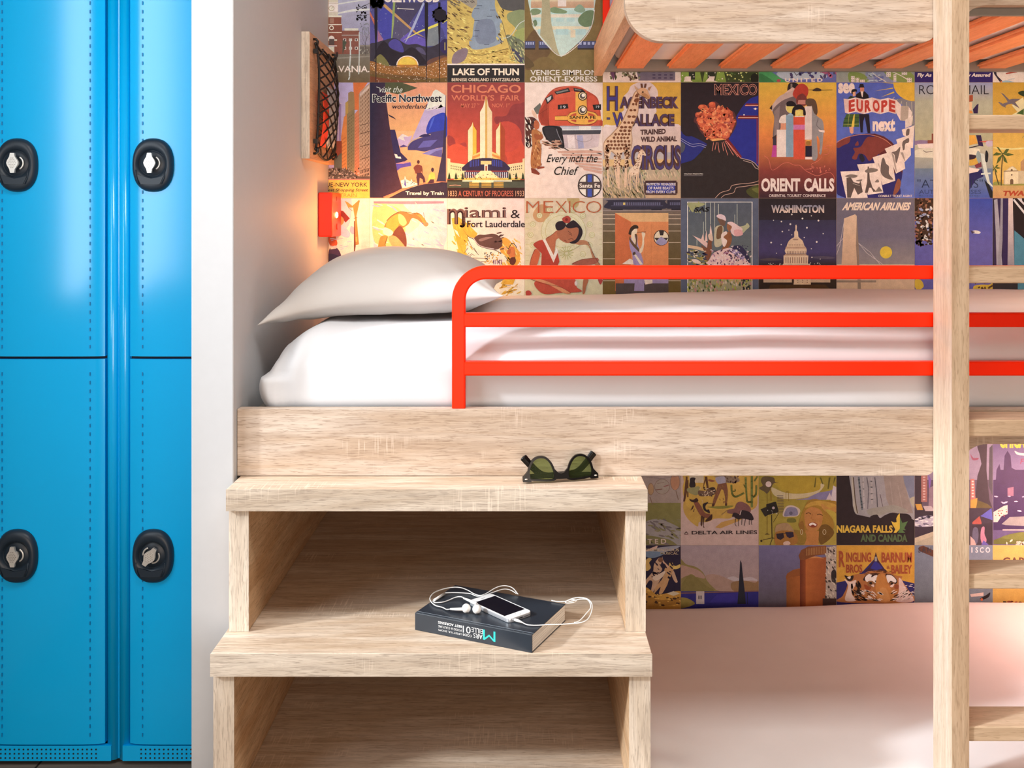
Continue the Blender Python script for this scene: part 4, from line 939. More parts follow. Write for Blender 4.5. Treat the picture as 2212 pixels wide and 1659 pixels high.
a.R('c2b4b4', 50, 62.5, 108, 69).R('d8ccc8', 52, 67, 108, 70).L('7a6a6a', .6, '30,63 108,63').R('e8d4cc', 77, 63, 94, 69).S('201c20', '26,64 50,64 54,76 56,94 44,90 30,80').S('2f2a2e', '28,66 44,66 48,84 34,82').L('8a8084', 1, '45,67 48,76 53,86', True)
a.P('4a4448', '52,69 108,68.5 107,74 54,75').P(hg('c8a8a4', 'd8b4ac', 54, 106), '54,75 106,74.5 104,92 90,95 72,95 57,94').P('a89aae', '74,76 82,76 84,94 76,95').P('e8c8bc', '60,76 70,76 72,94 62,94').L('8a7470', .5, '72,75 73,82 84,85 94,82 95,75', True)
a.L('3a2e2c', 1.2, '30,81 56,94 80,108').L('3a2e2c', 1.6, '92,96 109,103').D('b8745c c89070', 26, 26, 83, 50, 95, .7, 1.2, 6, None, 8)
for i in range(7): a.P('d89a80', [(46 + i * 6, 98 + i * 4), (88 + i * 4, 97 + i * 5), (109, 98 + i * 5), (109, 100.5 + i * 5), (48 + i * 6, 101 + i * 4)])
a.S('5a2c24', '3,52 10,50 16,53 20,60 14,66 10,74 9,90 5,94 2,84 1,66').D('f0d8c4 2c1c20', 46, 1, 52, 14, 92, .6, 1.2, 3.5, None, 70)
a.S('c05a30', '14,56 18,55 21,60 20,66 16,68 13,63').S('b86832', '10,70 17,68 25,74 26,80 22,84 24,96 23,110 22,120 10,122 9,104 11,90').D('8a3c20 e09a58', 40, 10, 72, 24, 120, .5, 1, 3, None, 80).P('8a3420', '9,122 16,124 22,130 20,132 10,129').P('9a3c24', '18,120 28,120 28,122 18,124').S('a85028', '14,74 24,76 26,80 16,82')
a.T('201814', 'Every inch the', 32, 103, 103, 117.5, .006, .3).T('201814', 'Chief', 42, 120, 75, 132, .006, .3)
a.E('40302c', 92, 147, 17, 17).E('f2dcc8', 92, 147, 15.4, 15.4).R('54403c', 86.5, 131, 97.5, 163).R('54403c', 76.4, 141.5, 107.6, 152).R('3c50a0', 89, 131.5, 95, 162.5).R('54403c', 76.6, 142, 107.4, 151.5).T('faf0e4', 'Santa Fe', 77.5, 143.8, 106.6, 150, .02).done()
W4 = 'e8c6b2'
a = Art(4, 1, 1302, 176, 1.531, W4, 'yellow circus poster of a tall giraffe with its calf', 'dfae98')
a.R(vg('e0a42c', 'd8a030', 0, 64), 0, 0, 111, 65).S('e6c4b8', '0,66 14,62 26,60 22,46 30,40 28,24 36,14 40,6 52,1 66,1 76,10 78,20 74,32 76,42 72,50 84,62 111,64 111,120 0,120').R(vg('e0bcae', 'e0b690', 64, 128), 0, 64, 111, 128).R(vg('b8a8a8', 'd8b48a', 100, 120), 0, 100, 111, 112).R(vg('e8b068', 'dca878', 108, 130), 0, 110, 111, 130)
a.R(vg('c0a080', 'd0a074', 122, 164), 0, 120, 111, 166).D('5e5a60 8a7a68 b89468 a08c5a', 230, 0, 122, 60, 164, .5, 1.1, 5, None, 70).D('a8a070 e0b890', 60, 54, 124, 108, 138, .4, .8, 6, None, 70).D('c8a074 8a7450', 80, 0, 150, 60, 165, .5, 1, 6, None, 60)
a.OT('5a3430', '443a80', 'H', 6, 7, 21, 41, .05, .0, .6).OT('5a3430', '523c60', 'AGENBECK', 24, 21.5, 107, 38, .08, .0, .4).OT('5a3430', '4a3c74', '-', 6, 51, 10, 53.5).OT('5a3430', '403a88', 'W', 14, 44, 36, 64, .05, .0, .6).OT('5a3430', '523c60', 'ALLACE', 40, 46, 101, 63, .08, .0, .4).OT('5a3430', '4c3c6a', 'CIRCUS', 40.5, 90, 110, 124.5, .07, .0, .6)
a.T('5a3834', 'TRAINED', 53, 68, 89, 75.5, .05, 0, 0, -1.5).T('5a3834', 'WILD ANIMAL', 53.5, 78, 105, 85.5, .05, 0, 0, -1)
for p in ('4,104 10,103 9,112 8,124 9,146 11,149 7,149 6,126', '15,106 19,106 19,122 21,143 19,145 17,124', '20,104 27,102 24,118 24,148 25,151 21,151 20,122', '31,102 38,100 35,120 34,146 33,150 30,149 31,122'): a.P('e8b48c', p)
a.S('b4835c', '45,15 53,11 51,30 50,44 45,57 41,69 42,83 40,97 39,107 31,105 29,99 22,107 17,103 11,99 9,107 3,109 1,92 3,83 13,73 25,59 33,43 39,29')
a.S('e6b48a', '46,16 52,12 50,30 49,44 44,56 40,68 41,82 39,96 38,106 32,104 30,98 22,106 18,102 12,98 10,106 4,108 2,92 4,84 14,74 26,60 34,44 40,30')
a.S('8a4a28', '47,18 51,16 50,22 47,22').S('8a4a28', '46,24 51,24 49,30 44,28')
q = a.rnd
def giraffe_spots(a):
    path = [(48, 18, 5), (45.5, 28, 9), (43, 36, 11), (41, 45, 13.5), (37, 54, 16), (33, 62, 18), (28, 72, 24), (22.5, 82, 34), (21, 92, 34), (21, 97, 34)]
    for (x, y, w), (x2, y2, w2) in zip(path, path[1:]):
        n = max(2, int(w / 4.6)); rows = max(1, int((y2 - y) / 4.6))
        for r in range(rows):
            t = r / rows
            for i in range(n):
                cx = x + (x2 - x) * t - w * .5 + (i + .5) * w / n + q.uniform(-.4, .4) + (.8 if r % 2 else -.4); cy = y + (y2 - y) * (t + .5 / rows); rr = w / n * .43
                a.P('7e4426', [(cx + rr * (.85 + .3 * q.random()) * math.cos(k * 1.05 + .4), cy + 2.0 * (.85 + .3 * q.random()) * math.sin(k * 1.05 + .4)) for k in range(6)])
    a.D('7e4426', 90, 3, 90, 10, 124, .7, 1.2, 1.1, lambda x, y: 3.5 < x < 9).D('7e4426', 60, 15, 100, 27, 124, .6, 1.1, 1.1, lambda x, y: x < 19 or x > 20.5).D('7e4426', 60, 31, 90, 37.5, 122, .7, 1.3, 1.1)
giraffe_spots(a)
a.S('dca070', '48,14 52,10 58,9 63,12 65,17 67,21 66,24 62,25 57,21 52,19').S('c48450', '55,16 62,18 66,23 62,24 56,20').P('6a3a24', '53,3 56,3 57,9 54,9').P('6a3a24', '59,3 62,3 61,9 58,9').P('d8a47c', '44.5,5.5 50,10 48,13 45.5,10').P('b47c54', '64,9 69,6.5 66,13 64,12').E('2a1810', 56.5, 15, 1.3, 1).L('3a2418', .6, '48,14 52,19 58,22 63,25')
a.S('ecc09c', '52,98 56,96 61,103 60,105 56,104 55,112 52,122 50,130 42,133 37,130 38,124 45,118 48,110 50,102').D('8a5430', 70, 38, 100, 56, 132, .5, .9, 1, lambda x, y: abs(x - (56 - (y - 98) * .38)) < 4.2)
for p in ('39,128 41,128 39,145 40,153 38,153 37,142', '36,128 38,128 36,146 36,152 34.5,152 35,140', '47,130 50,129 48,145 50,156 48,156 46.5,146', '50,128 52,126 51,142 51,146 49.6,144'): a.P('e0b08a', p)
a.P('b07048', '53,95 54,95 54.5,99 53.5,99').P('b07048', '56,95 57,95 57,99 56,99').E('2a1810', 57, 102, .8, .6)
a.R('4a2c2c', 60, 140, 104, 160).R('4a2c2c', 58.5, 142, 105.5, 158).R('343c8c', 62.5, 143, 102, 157.5)
for i, s_ in enumerate(('MAMMOTH MENAGERIE', 'OF RARE BEASTS', 'FROM EVERY CLIME')): a.T('f0dcd0', s_, (61, 64, 61)[i], 143 + i * 5.4, (103, 100, 102.5)[i], 147 + i * 5.4, .015)
a.done()

W5 = 'e2c4b4'
a = Art(5, 1, 1471, 176, 1.531, W5, 'dark poster of an erupting volcano lettered MEXICO', '2c2226')
a.R('202a86', 68, 20, 109, 125).P('242c78', '0,70 30,84 40,90 28,104 14,112 0,116').S('2a2026', '0,0 111,0 110,18 98,24 88,34 80,46 76,52 62,56 40,60 20,76 0,68').P('7a2028', '92,31 109,31 109,35 90,35').L('f0a888', .9, '91,33.7 109,33.7').P('7a1c28', '82,48 109,48 109,53 106,53 106,115 109,115 109,53 80,53').L('f0b898', 1, '81,51 109,51').P('202a86', '109.5,53 106,53 106,118 109.5,118').R('8a2430', 106.8, 53, 108.4, 116)
a.E('f4e8e4', 105, 38.5, 1.5).E('f4e8e4', 89, 47, 1).L('f4e8e4', .4, '102,38.5 108,38.5')
a.S('5a2c2c', '40,82 28,72 22,60 18,56 22,46 34,36 44,28 52,30 62,40 74,42 78,52 78,62 68,80 60,86 46,86').S('b8482c', '42,82 32,72 26,62 22,54 28,44 36,44 42,32 48,30 50,38 60,38 72,42 74,52 76,60 66,80 56,83')
a.S('d45a34', '24,36 34,33 38,38 30,40')
for x, y, r, c in ((30, 36, 6, 'c8502e'), (44, 32, 5, 'd4522e'), (26, 47, 6, 'c04c34'), (38, 43, 8, 'd85a30'), (50, 45, 9, 'dc5c30'), (63, 43, 8, 'cf5c34'), (30, 57, 8, 'd85830'), (42, 55, 9, 'e8683a'), (54, 57, 9, 'd05030'), (66, 55, 8, 'b85040'), (36, 66, 8, 'e0623a'), (48, 67, 8, 'd85c34'), (60, 68, 9, 'dc6a44'), (45, 76, 7, 'ea7840'), (55, 77, 7, 'e8743c'), (64, 76, 6, 'd0583c'), (40, 62, 6, 'f07a44'), (52, 50, 5, 'ea6a3a'), (34, 50, 5, 'f0703c')):
    a.S(c, [(x + r * (.8 + .3 * a.rnd.random()) * math.cos(k * .785), y + r * .7 * (.8 + .3 * a.rnd.random()) * math.sin(k * .785)) for k in range(8)], 3).S('f2844c' if a.rnd.random() < .5 else 'e46a3a', [(x - 1 + r * .55 * math.cos(k * 1.05), y - 1 + r * .38 * math.sin(k * 1.05)) for k in range(6)], 3)
a.D('e8703c c84a2c f08a50 b03c28 dc5c30', 230, 20, 32, 78, 82, .8, 2.4, 1.4, lambda x, y: ((x - 49) / 28) ** 2 + ((y - 58) / 25) ** 2 < 1 and abs(x - 50) < 12 + (84 - y) * .55)
a.D('7a3028 f6a468', 60, 24, 34, 74, 78, .4, .9, 2, lambda x, y: ((x - 49) / 25) ** 2 + ((y - 58) / 22) ** 2 < 1)
a.P('f2a050', '41,82 52,80 64,82 60,84 46,85').P('2d2424', '40,85 62,82 72,96 84,108 100,112 110,122 110,166 0,166 0,116 16,112 28,100 34,92').P('7a1c24', '66,80 74,90 86,106 84,109 72,97 62,83')
for p in ('46,86 44,98', '50,86 48,96', '52,86 54,100', '58,86 60,98', '60,85 66,104', '62,84 74,104', '64,84 80,106', '66,86 84,108'): a.L('e8806a', .7, p)
a.L('a8a0c8', .7, '0,80 8,85 16,88.5 26,87.5 36,91', True).L('a8a0c8', .7, '0,83 8,88 17,92 26,90.5 35,93.5', True).L('c8a090', .8, '84,108 98,111.5 104,115 110,122').L('c8a090', .8, '88,111.5 100,115 105,122 110,124').L('d8a088', .8, '48,165 56,157 68,153 72,147 84,144.5 100,143 110,140', True).L('d8a088', .8, '56,165 62,160 74,157 78,150 90,148 110,145', True).S('4a4a20', '92,154 104,147 110,147 110,164 98,162').S('68682c', '100,152 110,150 110,158').S('50505a', '0,86 6,90 4,98 0,100')
a.OT('e8947c', '2a1e20', 'MEXICO', 47.5, 4, 107, 19, .03, -.004, .5).T('e4d4cc', 'VOLCAN PARICUTIN', 4, 129.5, 31, 131.4, .01).R('8a7a78', 4, 132.4, 31, 133).done()

W6 = 'dec2b4'
a = Art(6, 1, 1639, 176, 1.531, W6, 'orange poster of tall stylised robed figures lettered ORIENT CALLS', 'd8622c')
a.R(vg('dcb028', 'e07a30', 0, 78), .5, 0, 110, 78).R(vg('e07a30', '8a3830', 78, 125), .5, 78, 110, 125).R(vg('8a3830', '40242c', 125, 162), .5, 125, 110, 166)
a.S('2c2224', '42,4 48,1 56,4 58,12 50,16 41,14').R('8a7468', 45, 3, 47.5, 12).P('d8b0a0', '41,13 48,8 54,12 50,16 36,17')
a.S('c0a094', '18,36 28,22 42,15 54,12 60,20 46,26 30,32 20,42').S('6f5c5c', '20,40 32,28 46,22 58,20 62,34 50,44 34,60 26,76 20,78 22,52').P('8a7470', '22,42 30,34 28,76 22,78').P('2c2224', '15,38 19,33 19,40').P('3a2a2c', '19,79 25,75 25,86 21,84')
a.S('b83424', '48,18 54,6 62,3 69,8 70,16 66,24 60,26 54,25').S('7a3430', '54,22 62,17 68,24 66,34 54,32').P('c07a6c', '56,26 66,26 66,32 55,32')
a.S('5a4434', '66,28 70,24 78,25 82,32 83,44 80,48 76,40 68,34').S('8f8684', '70,50 74,34 78,44 84,50 90,55 92,66 91,80 89,100 86,102 86,84 82,78 83,107 75,107 75,56').L('5e5858', .7, '84,52 82,62 88,68 90,74', True).P('ece0d8', '84,68 93,69 93,72 86,71').L('a49c9a', 1.5, '90,72 89,90 86,101', True)
a.R('d8c0b4', 65, 35, 75, 82).E('ecd8a0', 45, 36, 7, 8.5).E('d8c058', 45, 37, 6, 7.6).S('1e181e', '39,34 40,29 46,27.5 51,30 54,36 50,35 42,35').S('1e181e', '47,47 48,38 54,33 60,33 65,38 66.5,47 63,47 62,40 52,40 51,48').R('e0c45c', 52, 40.5, 62.5, 50).P('c05030', '56,48 58,48 57,48.8')
a.S('e4d6c8', '29,58 31,50 36,47 39,48 39,58').R('d88c68', 31, 59, 38, 68).R('7f98a8', 38.5, 47.5, 49, 106.5).P('92a8b4', '40,47.5 45,44 49,47.5').R('e6d8c8', 25.5, 68, 38.5, 106.5).P('c0388c', '20,90 25,90 25,106.5 18,106.5').R('3a3040', 20, 80, 25, 90)
a.R('d8482a', 49, 50, 65, 110).R('c86a9c', 49, 61, 65, 68).R('e0d0c4', 51, 48.8, 64, 50).E('a06a20', 70, 87, 3.4).P('e8b040', '66,84 70,82 74,84').R('201c30', 66, 91, 75, 106).R('ecdcd0', 65.5, 106.5, 75.5, 110)
a.L('e07058', .7, '8,105 14,110 17,122 20,125 26,122 34,116 42,114.5 50,118 58,118.5 64,124 70,128 82,133 92,130 100,128 106,134 107,142', True).L('e07058', .7, '66,124 74,123 77,120 74,117 82,113 88,108 90,104 98,102 99,96 92,94 96,91 103,90.5', True).D('e07058', 16, 68, 118, 102, 130, .5, .9, 2).L('3a2c28', .6, '70,12 76,12 84,12.5 104,12').S('3a2c28', '76,12 82,9 88,11 87,13.5 78,13.5')
a.T('ecd0c0', 'ORIENT', 3.5, 136.5, 58.5, 155.5, .045).T('ecd0c0', 'CALLS', 64, 136.5, 106.5, 155.5, .045).T('e2c4b8', 'ORIENTAL TOURIST CONFERENCE', 14.5, 159, 94.5, 163.2, .015).done()

W7 = 'd8bfb2'
a = Art(7, 1, 1807, 176, 1.531, W7, 'blue poster of a couple on a globe lettered SEE EUROPE next', '4a5aa8')
a.R(vg('4a5cb0', '5468b0', 0, 164), .5, 0, 110, 165).P('7a7880', '110,20 80,26 92,32 104,48 106,64 110,66')
for p in ('59,1 80,2 80,3', '53,13.5 80,8.5 80,10', '63,22 81,14 82,16'): a.P('c8a428', p)
for p in ('82,22 74,30', '86,25 82,34', '92,28 90,36', '99,29 100,46', '106,29 108,60'): a.L('b4a890', .8, p)
a.E('d8a818', 110, 1, 30, 27)
a.E('5c2428', 48, 123, 46, 50).E('262464', 30, 120, 33, 46).S('262464', '2,160 0,96 14,80 40,74 54,76 46,84 38,92 24,94 26,104 20,112 30,116 50,114 54,118 60,140 80,130 92,128 90,146 82,164')
a.S('7c342e', '0,88 8,82 19,78 18,86 10,90 2,94').S('7c342e', '22,108 26,100 24,94 34,92 42,80 50,78 70,82 76,92 66,98 52,108 46,112 40,104 32,102 28,110').S('7c342e', '26,90 30,84 31,90').S('20202e', '32,106 36,102 40,110 36,114').L('d0805c', .8, '0,86 14,79 34,75 52,76 68,82 80,92', True)
a.S('8a4a34', '86,138 91,142 88,154 80,160')
a.T('ecd8d0', 'see', 2.5, 2, 26, 17, .05).T('ecd8d0', 'next', 51, 52, 83, 70.5, .05)
a.P('1c1820', '30,9 32,8 33,3.5 38,3.5 39,7.5 40,8.5').R('c87858', 33.5, 8.5, 39, 14).P('1c1820', '26,24 28,18 34,14 40,14 45,19 46,25').P('e8d8c8', '34,14 38,14 37,22 36,22').S('1c1820', '21,14 23,11 28,11 29,14 26,15 22,18').P('d89870', '23,15 27,14 27,20 23,21').P('2c4030', '16,24 20,20 26,22 25,26')
a.P('201a28', '32,46 46,46 47,60 48,73 44,73 40,50 38,56 37,72 34,72').P('3a5a2c', '14,46 32,46 32,64 9,64 10,56').L('1e2c1c', .7, '10,58 32,57').L('1e2c1c', .7, '11,52 32,51').L('a8a03c', .5, '10,61 32,60').L('a8a03c', .5, '18,46 16,64').L('a8a03c', .5, '25,46 24,64').P('d8b42c', '24,48 26,46 25,64 21,64').P('d89878', '18,64 24,64 24,72 22,74 19,72')
pts = [(16, 25, 45.5), (27, 22.5, 43), (38.5, 25, 46), (50, 22.5, 43), (62, 25.5, 46), (73, 23, 43), (84, 26, 46)]
for i in range(6):
    (x0, t0, b0), (x1, t1, b1) = pts[i], pts[i + 1]; a.P('e4c8bc' if i % 2 == 0 else 'd8b4a8', [(x0, t0), (x1, t1), (x1, b1), (x0, b0)])
    ch = 'EUROPE'[i]; vs, fs = text_mesh(ch, .05); a.z += 1; o = len(a.v)
    for u, v in vs:
        u = .10 + .80 * u; v = .08 + .82 * v; top, bot = t0 + (t1 - t0) * u, b0 + (b1 - b0) * u; p = a.px((x0 + (x1 - x0) * u, bot + (top - bot) * v)); a.v.append((*p, a.z)); a.c.append(a.pig('b83428'))
    a.f += [[o + i_ for i_ in f] for f in fs]
a.P('d8b4a8', '10,24 16,25 16,45 12,44').P('e8d8c8', '84,26 91,33 90,55 84,44').P('a89888', '91,34 102,35 101,56 90,55').P('e0d0c0', '102,36 107,44 104,56 101,52').P('d8c4b4', '97,54 108,48 106,62 97,66')
for p, q2 in (('92,68 110,62 108,94 104,94 104,80 94,76', '99,68 103,67 102,76 98,76'), ('84,82 104,75 105,104 96,114 90,100', '93,86 97,82 102,80 102,86 97,88 96,96 93,96'), ('68,95 92,85 97,123 84,130 76,110', '78,100 84,98 90,92 88,104 84,116 82,104'), ('51,107 77,99 83,140 65,146', '64,110 67,108 70,116 74,120 74,130 80,138 74,138 66,134 62,126'), ('29,117 58,115 66,157 44,160', ''), ('5.5,127 36,126 44,164 14,165', '')):
    a.P('e4ccba', p)
    if q2: a.S('6a5a54', q2, 3)
a.P('a08c80', '96,112 90,100 94,100 97,112').P('a08c80', '84,128 77,99 81,104 85,126').P('b09c8e', '62,126 58,115 60,116 66,150')
a.P('5a4a44', '44,120 45.5,120 47,138 51,150 56,155 52,156 49,150 46,150 44,157 40,157 43,142').S('7a6a60', '40,126 48,122 58,124 56,127 44,129').S('7a6a60', '54,142 58,138 60,142').P('7a6a60', '54,156 60,148 65,155')
a.P('5a4a44', '14,136 20,135 24,142 32,144 34,140 37,156 30,160 25,150 20,164 15,164').S('7a6a60', '12,134 20,131 30,133 24,136').S('7a6a60', '27,140 36,138 34,141').L('c8b4a4', .5, '23,144 33,147')
a.T('ecdcd2', 'CONSULT TICKET AGENT', 59, 160, 107, 163.2, .02).done()

a = Art(8, 1, 1976, 140, 1.748, W7, 'pale ship poster lettered ROYAL MAIL behind the ladder', 'a0a088')
a.R(vg('8c90b4', 'a8a890', 21, 45), 0, 20, 97, 48).R(vg('a8a890', 'a8a27c', 48, 100), 0, 48, 97, 100).R(vg('b8b094', '5a6c84', 100, 150), 0, 98, 97, 130).R(vg('6c7c88', '3a50a0', 125, 166), 0, 128, 97, 168)
a.P('8a7090', '0,94 8,93 22,94 22,98 0,99').P('8a4838', '16,93 21,93 21,85 24,85 24,97 16,97').P('e0d0c8', '3,98 24,97 26,104 5,103').S('d4c8b0', '0,106 20,103 60,106 60,114 0,114').L('5a5048', .8, '11,106 14,108 22,107').P('a04828', '66,38 72,37 72,45 66,46').P('e0b488', '66,46 71,46 71,56 66,56').P('d88c38', '66,56 71,57 72,60 66,60').P('30204a', '72,55 77,49 79,48 78,60 73,60')
a.P('d89a2c', '66,87 75,87 78,97 66,100').P('30204a', '76,87 82,87 85,101 79,100').L('20182c', 1.2, '66,103 79,100').S('d8ccb0', '64,104 80,104 78,112 66,112').S('c8982c', '64,112 76,114 78,122 66,124').S('302030', '66,111 76,112 74,116 66,117').P('e8dcc8', '64,126 80,129 77,134 64,136').P('7a3040', '74,124 82,120 83,126 76,128').P('232058', '64,135 78,132 83,128 85,138 76,142 68,154 62,160')
a.P('c8ccd8', '81,109 86,110 90,132 93,145 97,150 97,152 90,146 86,134').P('c8ccd8', '82,134 94,133 94,135 82,136').S('1c2028', '88,106 91,110 90,120 87,118').P('141c24', '86,142 92,148 97,158 97,166 93,164').S('8a9a98', '78,106 82,112 80,122 76,114')
a.P('c84a3a', '79,95 97,93 97,94 88,96').S('b8a4b4', '88,95 97,94 97,100 90,101')
a.T('20202c', 'ROYAL MAIL', 5.5, 25, 91.5, 36.5, -.01).T('1c2c48', '"ATLANTIS"', 3.5, 141.5, 84, 152, -.01).T('2c3c68', 'AUTUMN CRUISES', 5.5, 154.5, 82, 159.5, 0).T('3c4c68', 'ROYAL MAIL LINES LIMITED', 5.5, 161, 81, 162.5, 0).done()

a = Art(9, 1, 1976, 140, 1.748, W7, 'golden poster of a plane, palms and a white mission church', 'c8982c')
a.R(vg('c0921c', 'd8ae4c', 20, 140), 97, 20, 194, 142).P('d8cc98', '134,40 120,50 127,58 120,62 124,66 140,62').S('2c3a20', '128,34 135,32 136,39 130,37').P('3a5a28', '126,60 135,54 135,62').S('d8c880', '97,102 120,103 135,102 135,104 110,105')
a.P('6a6068', '106,34 110,36 117,43 121,42 131,42 128,44 124,46 130,54 120,48 115,49 112,51 113,53 108,51 103,46 105,46 109,48 115,46 113,42')
a.L('6a6a50', .5, '133,90 135,88').P('c0ac88', '110,131 114,130 117,127 121,125 124,127 128,131 136,131 136,148 110,148').P('dcc8a0', '112,131 117,128 121,126 124,128 128,131 128,147 112,147').P('8a7048', '110,131 128,130.5 128,131.5 110,132').E('6a5038', 120, 130, 1.3).E('6a5038', 120, 136, 1).R('6a5038', 118, 143, 122, 148).E('6a5038', 120, 143, 2).P('b08458', '131,120 135,116 136,131 131,131')
a.S('8a8a38', '97,146 104,144 112,148 136,147 136,152 97,152').R(vg('c09a58', 'c08a58', 148, 164), 97, 149, 194, 166)
for x0, y0, x1, y1 in ((107, 149, 109, 109), (104, 148, 99, 128)): a.L('5a4a2c', 1.3, [(x0, y0), ((x0 + x1) / 2 - .5, (y0 + y1) / 2), (x1, y1)], True)
for cx, cy, k in ((109, 110, 1), (99, 127, .55)):
    for p in ('0,0 -5,-8 -8,-9 -4,-3', '0,0 -8,-2 -13,2 -6,2', '0,0 -6,5 -8,13 -3,8', '0,0 4,6 6,12 1,9', '0,0 7,-1 14,1 6,3', '0,0 4,-6 8,-6 5,-1'): a.P('4a5a24', [(cx + x * k, cy + y * k) for x, y in parse(p)])
a.T('a83c1c', 'TWA', 109, 155.5, 136, 162, .05, .25).done()

# ---- third row
V0 = 'ffd890'
a = Art(0, 2, 600, 300, 1.808, V0, 'cream ski poster with crossed orange skis beside the red lamp', 'f8cf90')
a.R(vg('fbd090', 'ffe0a0', 70, 140), 60, 69, 100, 200).S('f0b890', '76,72 88,72 86,100 78,110 70,110').S('e8b8a0', '70,100 78,104 86,112 84,118 74,114').S('f0a890', '88,104 94,110 90,114 86,110')
a.P('8a2418', '60,84 78,86 86,95 81,100 74,92 60,94').S('f08030', '60,94 74,92 79,97 76,103 62,108').P('f08024', '80,74 84,76 89,80 97,73 98,74 94,92 97,126 93,127 92,95 90,82 84,82').P('7a2c14', '91,98 92,98 93,128 92,136 91,136').L('b8541c', .5, '84,82 89,86').L('8a3818', .6, '91,95 95,94').P('f8b040', '93,117 94.5,117 94.5,123 93,123')
a.S('e85820', '60,110 67,112 70,120 71,126 66,130 61,124').S('5a3a40', '62,131 70,130 75,137 74,142 62,142').P('f4dcc4', '62,128 70,128 70,131 63,132').S('3c3038', '60,138 68,138 76,142 74,146 60,148').L('c0a0a0', .5, '70,120 78,119').L('c8a8b0', .5, '74,130 84,128').D('e0c0c0', 10, 62, 115, 86, 134, .4, .8, 4, None, 0).done()
a = Art(1, 2, 600, 300, 1.808, V0, 'framed poster of a bending figure in orange flinging out an arm', 'ffe0a0')
a.R(vg('ffc070', 'f4bc98', 74, 130), 114.5, 74.5, 198.5, 200).S('f0c0b0', '150,76 198,76 198,130 160,134 150,120 170,100').S('ffc058', '114.5,80 130,78 150,90 150,130 130,132 114.5,120').P('b08070', '114.5,74.5 198.5,74.5 198.5,77 160,78 114.5,77').D('ffe0b0 f8d0b8 e8a8a0', 70, 116, 78, 198, 134, .5, 1.2, 6, None, 28)
a.S('b8702c', '130,99 136,92 146,87 154,88 160,90 166,88 172,91 174,96 172,100 166,96 160,95 156,102 148,108 146,116 138,118 128,112 127,106').S('e89828', '130,100 138,92 146,90 150,96 144,104 138,112 130,110').S('f0c058', '144,90 150,92 154,100 150,104 145,100').S('e08c28', '162,88 170,94 174,101 178,102 177,98 172,92').E('c88040', 177, 102, 3, 2.6).L('5a3018', .6, '130,98 136,92 146,87 156,88 168,90', True)
a.S('f8d890', '127,106 134,108 138,112 134,116 126,113').S('7a3c24', '138,112 146,104 152,112 154,124 152,132 144,130 138,120').S('d88428', '124,116 131,116 130,122 126,132 120,132 121,122').S('e89848', '132,118 140,116 150,126 152,132 140,132').L('5a3018', .6, '131,117 128,126 130,132').L('f4e4d8', .5, '164,76 172,84 170,90').E('f4e0d0', 175, 82, 2.5, 3.5).E('f0c4a8', 175, 82, 1.8, 2.8).L('7a5040', .5, '174,88 176,98')
for p in ('182,90 192,96', '184,98 194,104', '188,104 196,110', '180,84 188,88', '176,92 180,96'): a.L('f6ded0', 1, p)
a.done()
V2 = 'ffd9a6'
a = Art(2, 2, 965, 428, 1.2784, V2, 'cream poster of a marlin lettered miami and Fort Lauderdale', 'ffd8ac')
a.R(vg('ffd0a8', 'fff0b0', 0, 120), 0, -2, 134, 200).P('f8a820', '8,34 20,32 34,42 52,60 48,68 40,66 30,80 32,92 22,94 18,80 14,62 10,46').P('f0b428', '17,92 22,80 34,78 30,96').P('ffe8b0', '12,52 18,56 22,66 16,60').D('f8a820 ffbc28', 40, 8, 40, 46, 96, .8, 1.6, 4, None, 60)
a.S('f8a424', '92,68 102,68 112,78 122,90 124,104 118,114 104,114 98,100 90,88').D('f6b838 ffd060', 40, 90, 68, 126, 120, .8, 1.5, 4, None, 55)
a.P('6a3a2c', '26,50 34,62 40,67 36,66').S('6f4636', '46,68 54,62 64,62 78,60 88,64 94,72 92,82 84,87 72,85 58,82 50,75').D('6f4636', 20, 52, 58, 94, 86, .8, 1.5, 4, None, -25).S('a87860', '54,70 66,66 78,66 70,69 58,73')
a.S('fbe6c4', '36,66 44,68 52,78 64,84 80,87 92,92 102,102 96,106 80,96 62,98 48,92 40,78').L('5a2c28', 1.1, '38,66 46,70 54,80 68,85 82,88 92,94', True).L('f0d0d0', 1.3, '46,69 54,79 66,83.5 80,86', True)
for p in ('34,66 42,82 54,96', '46,84 52,94', '36,98 42,94 47,97', '40,102 44,101 69,102', '48,108 68,107', '32,100 38,92', '30,92 36,84', '36,102 42,96'): a.L('4a2c24', .7, p)
a.D('4a2c24 e8a020', 40, 64, 92, 92, 110, .6, 1.1, 2.2).K('a06070', (78, 104), (16, 0), (0, 8), 5, 1, .45, 1)
a.S('e87830', '104,86 108,82 114,84 116,96 112,102 106,98').L('3a201c', 1, '104,86 108,79 111,76 116,80 118,84', True).S('6a3020', '107,102 114,100 117,106 113,113 107,111').S('f0a860', '98,82 102,84 101,88 97,87').S('c8602c', '103,88 108,86 107,94 102,94').L('3a201c', .8, '98,98 106,108')
a.P('f0a81c', '92,136 116,136 112,146 96,146').D('f0b428 e8a020', 26, 92, 136, 122, 166, .8, 1.6, 4, None, -30).L('4a3020', .6, '97,148 108,147').L('e8a020', .8, '98,150 120,150')
a.OT('3a1c1c', '8a5844', 'm', 1, 18, 31, 44, .02, -.015, .2).L('3a1c1c', 3.4, '29,26 29.5,42 28.5,46.5 26,48 23,46.5', True).L('8a5844', 1.6, '29,26 29.5,42 28.5,46 26,47.5', True).OT('3a1c1c', '8a5844', 'iami', 30, 15.5, 100, 33, .015, -.012, .2).L('3a1c1c', .7, '28,32.6 101,32.6').T('2c1818', '&', 108, 20, 124, 34, 0).T('2c1818', 'Fort Lauderdale', 34.5, 38, 132, 49.5, .015, 0, 0, 0).done()
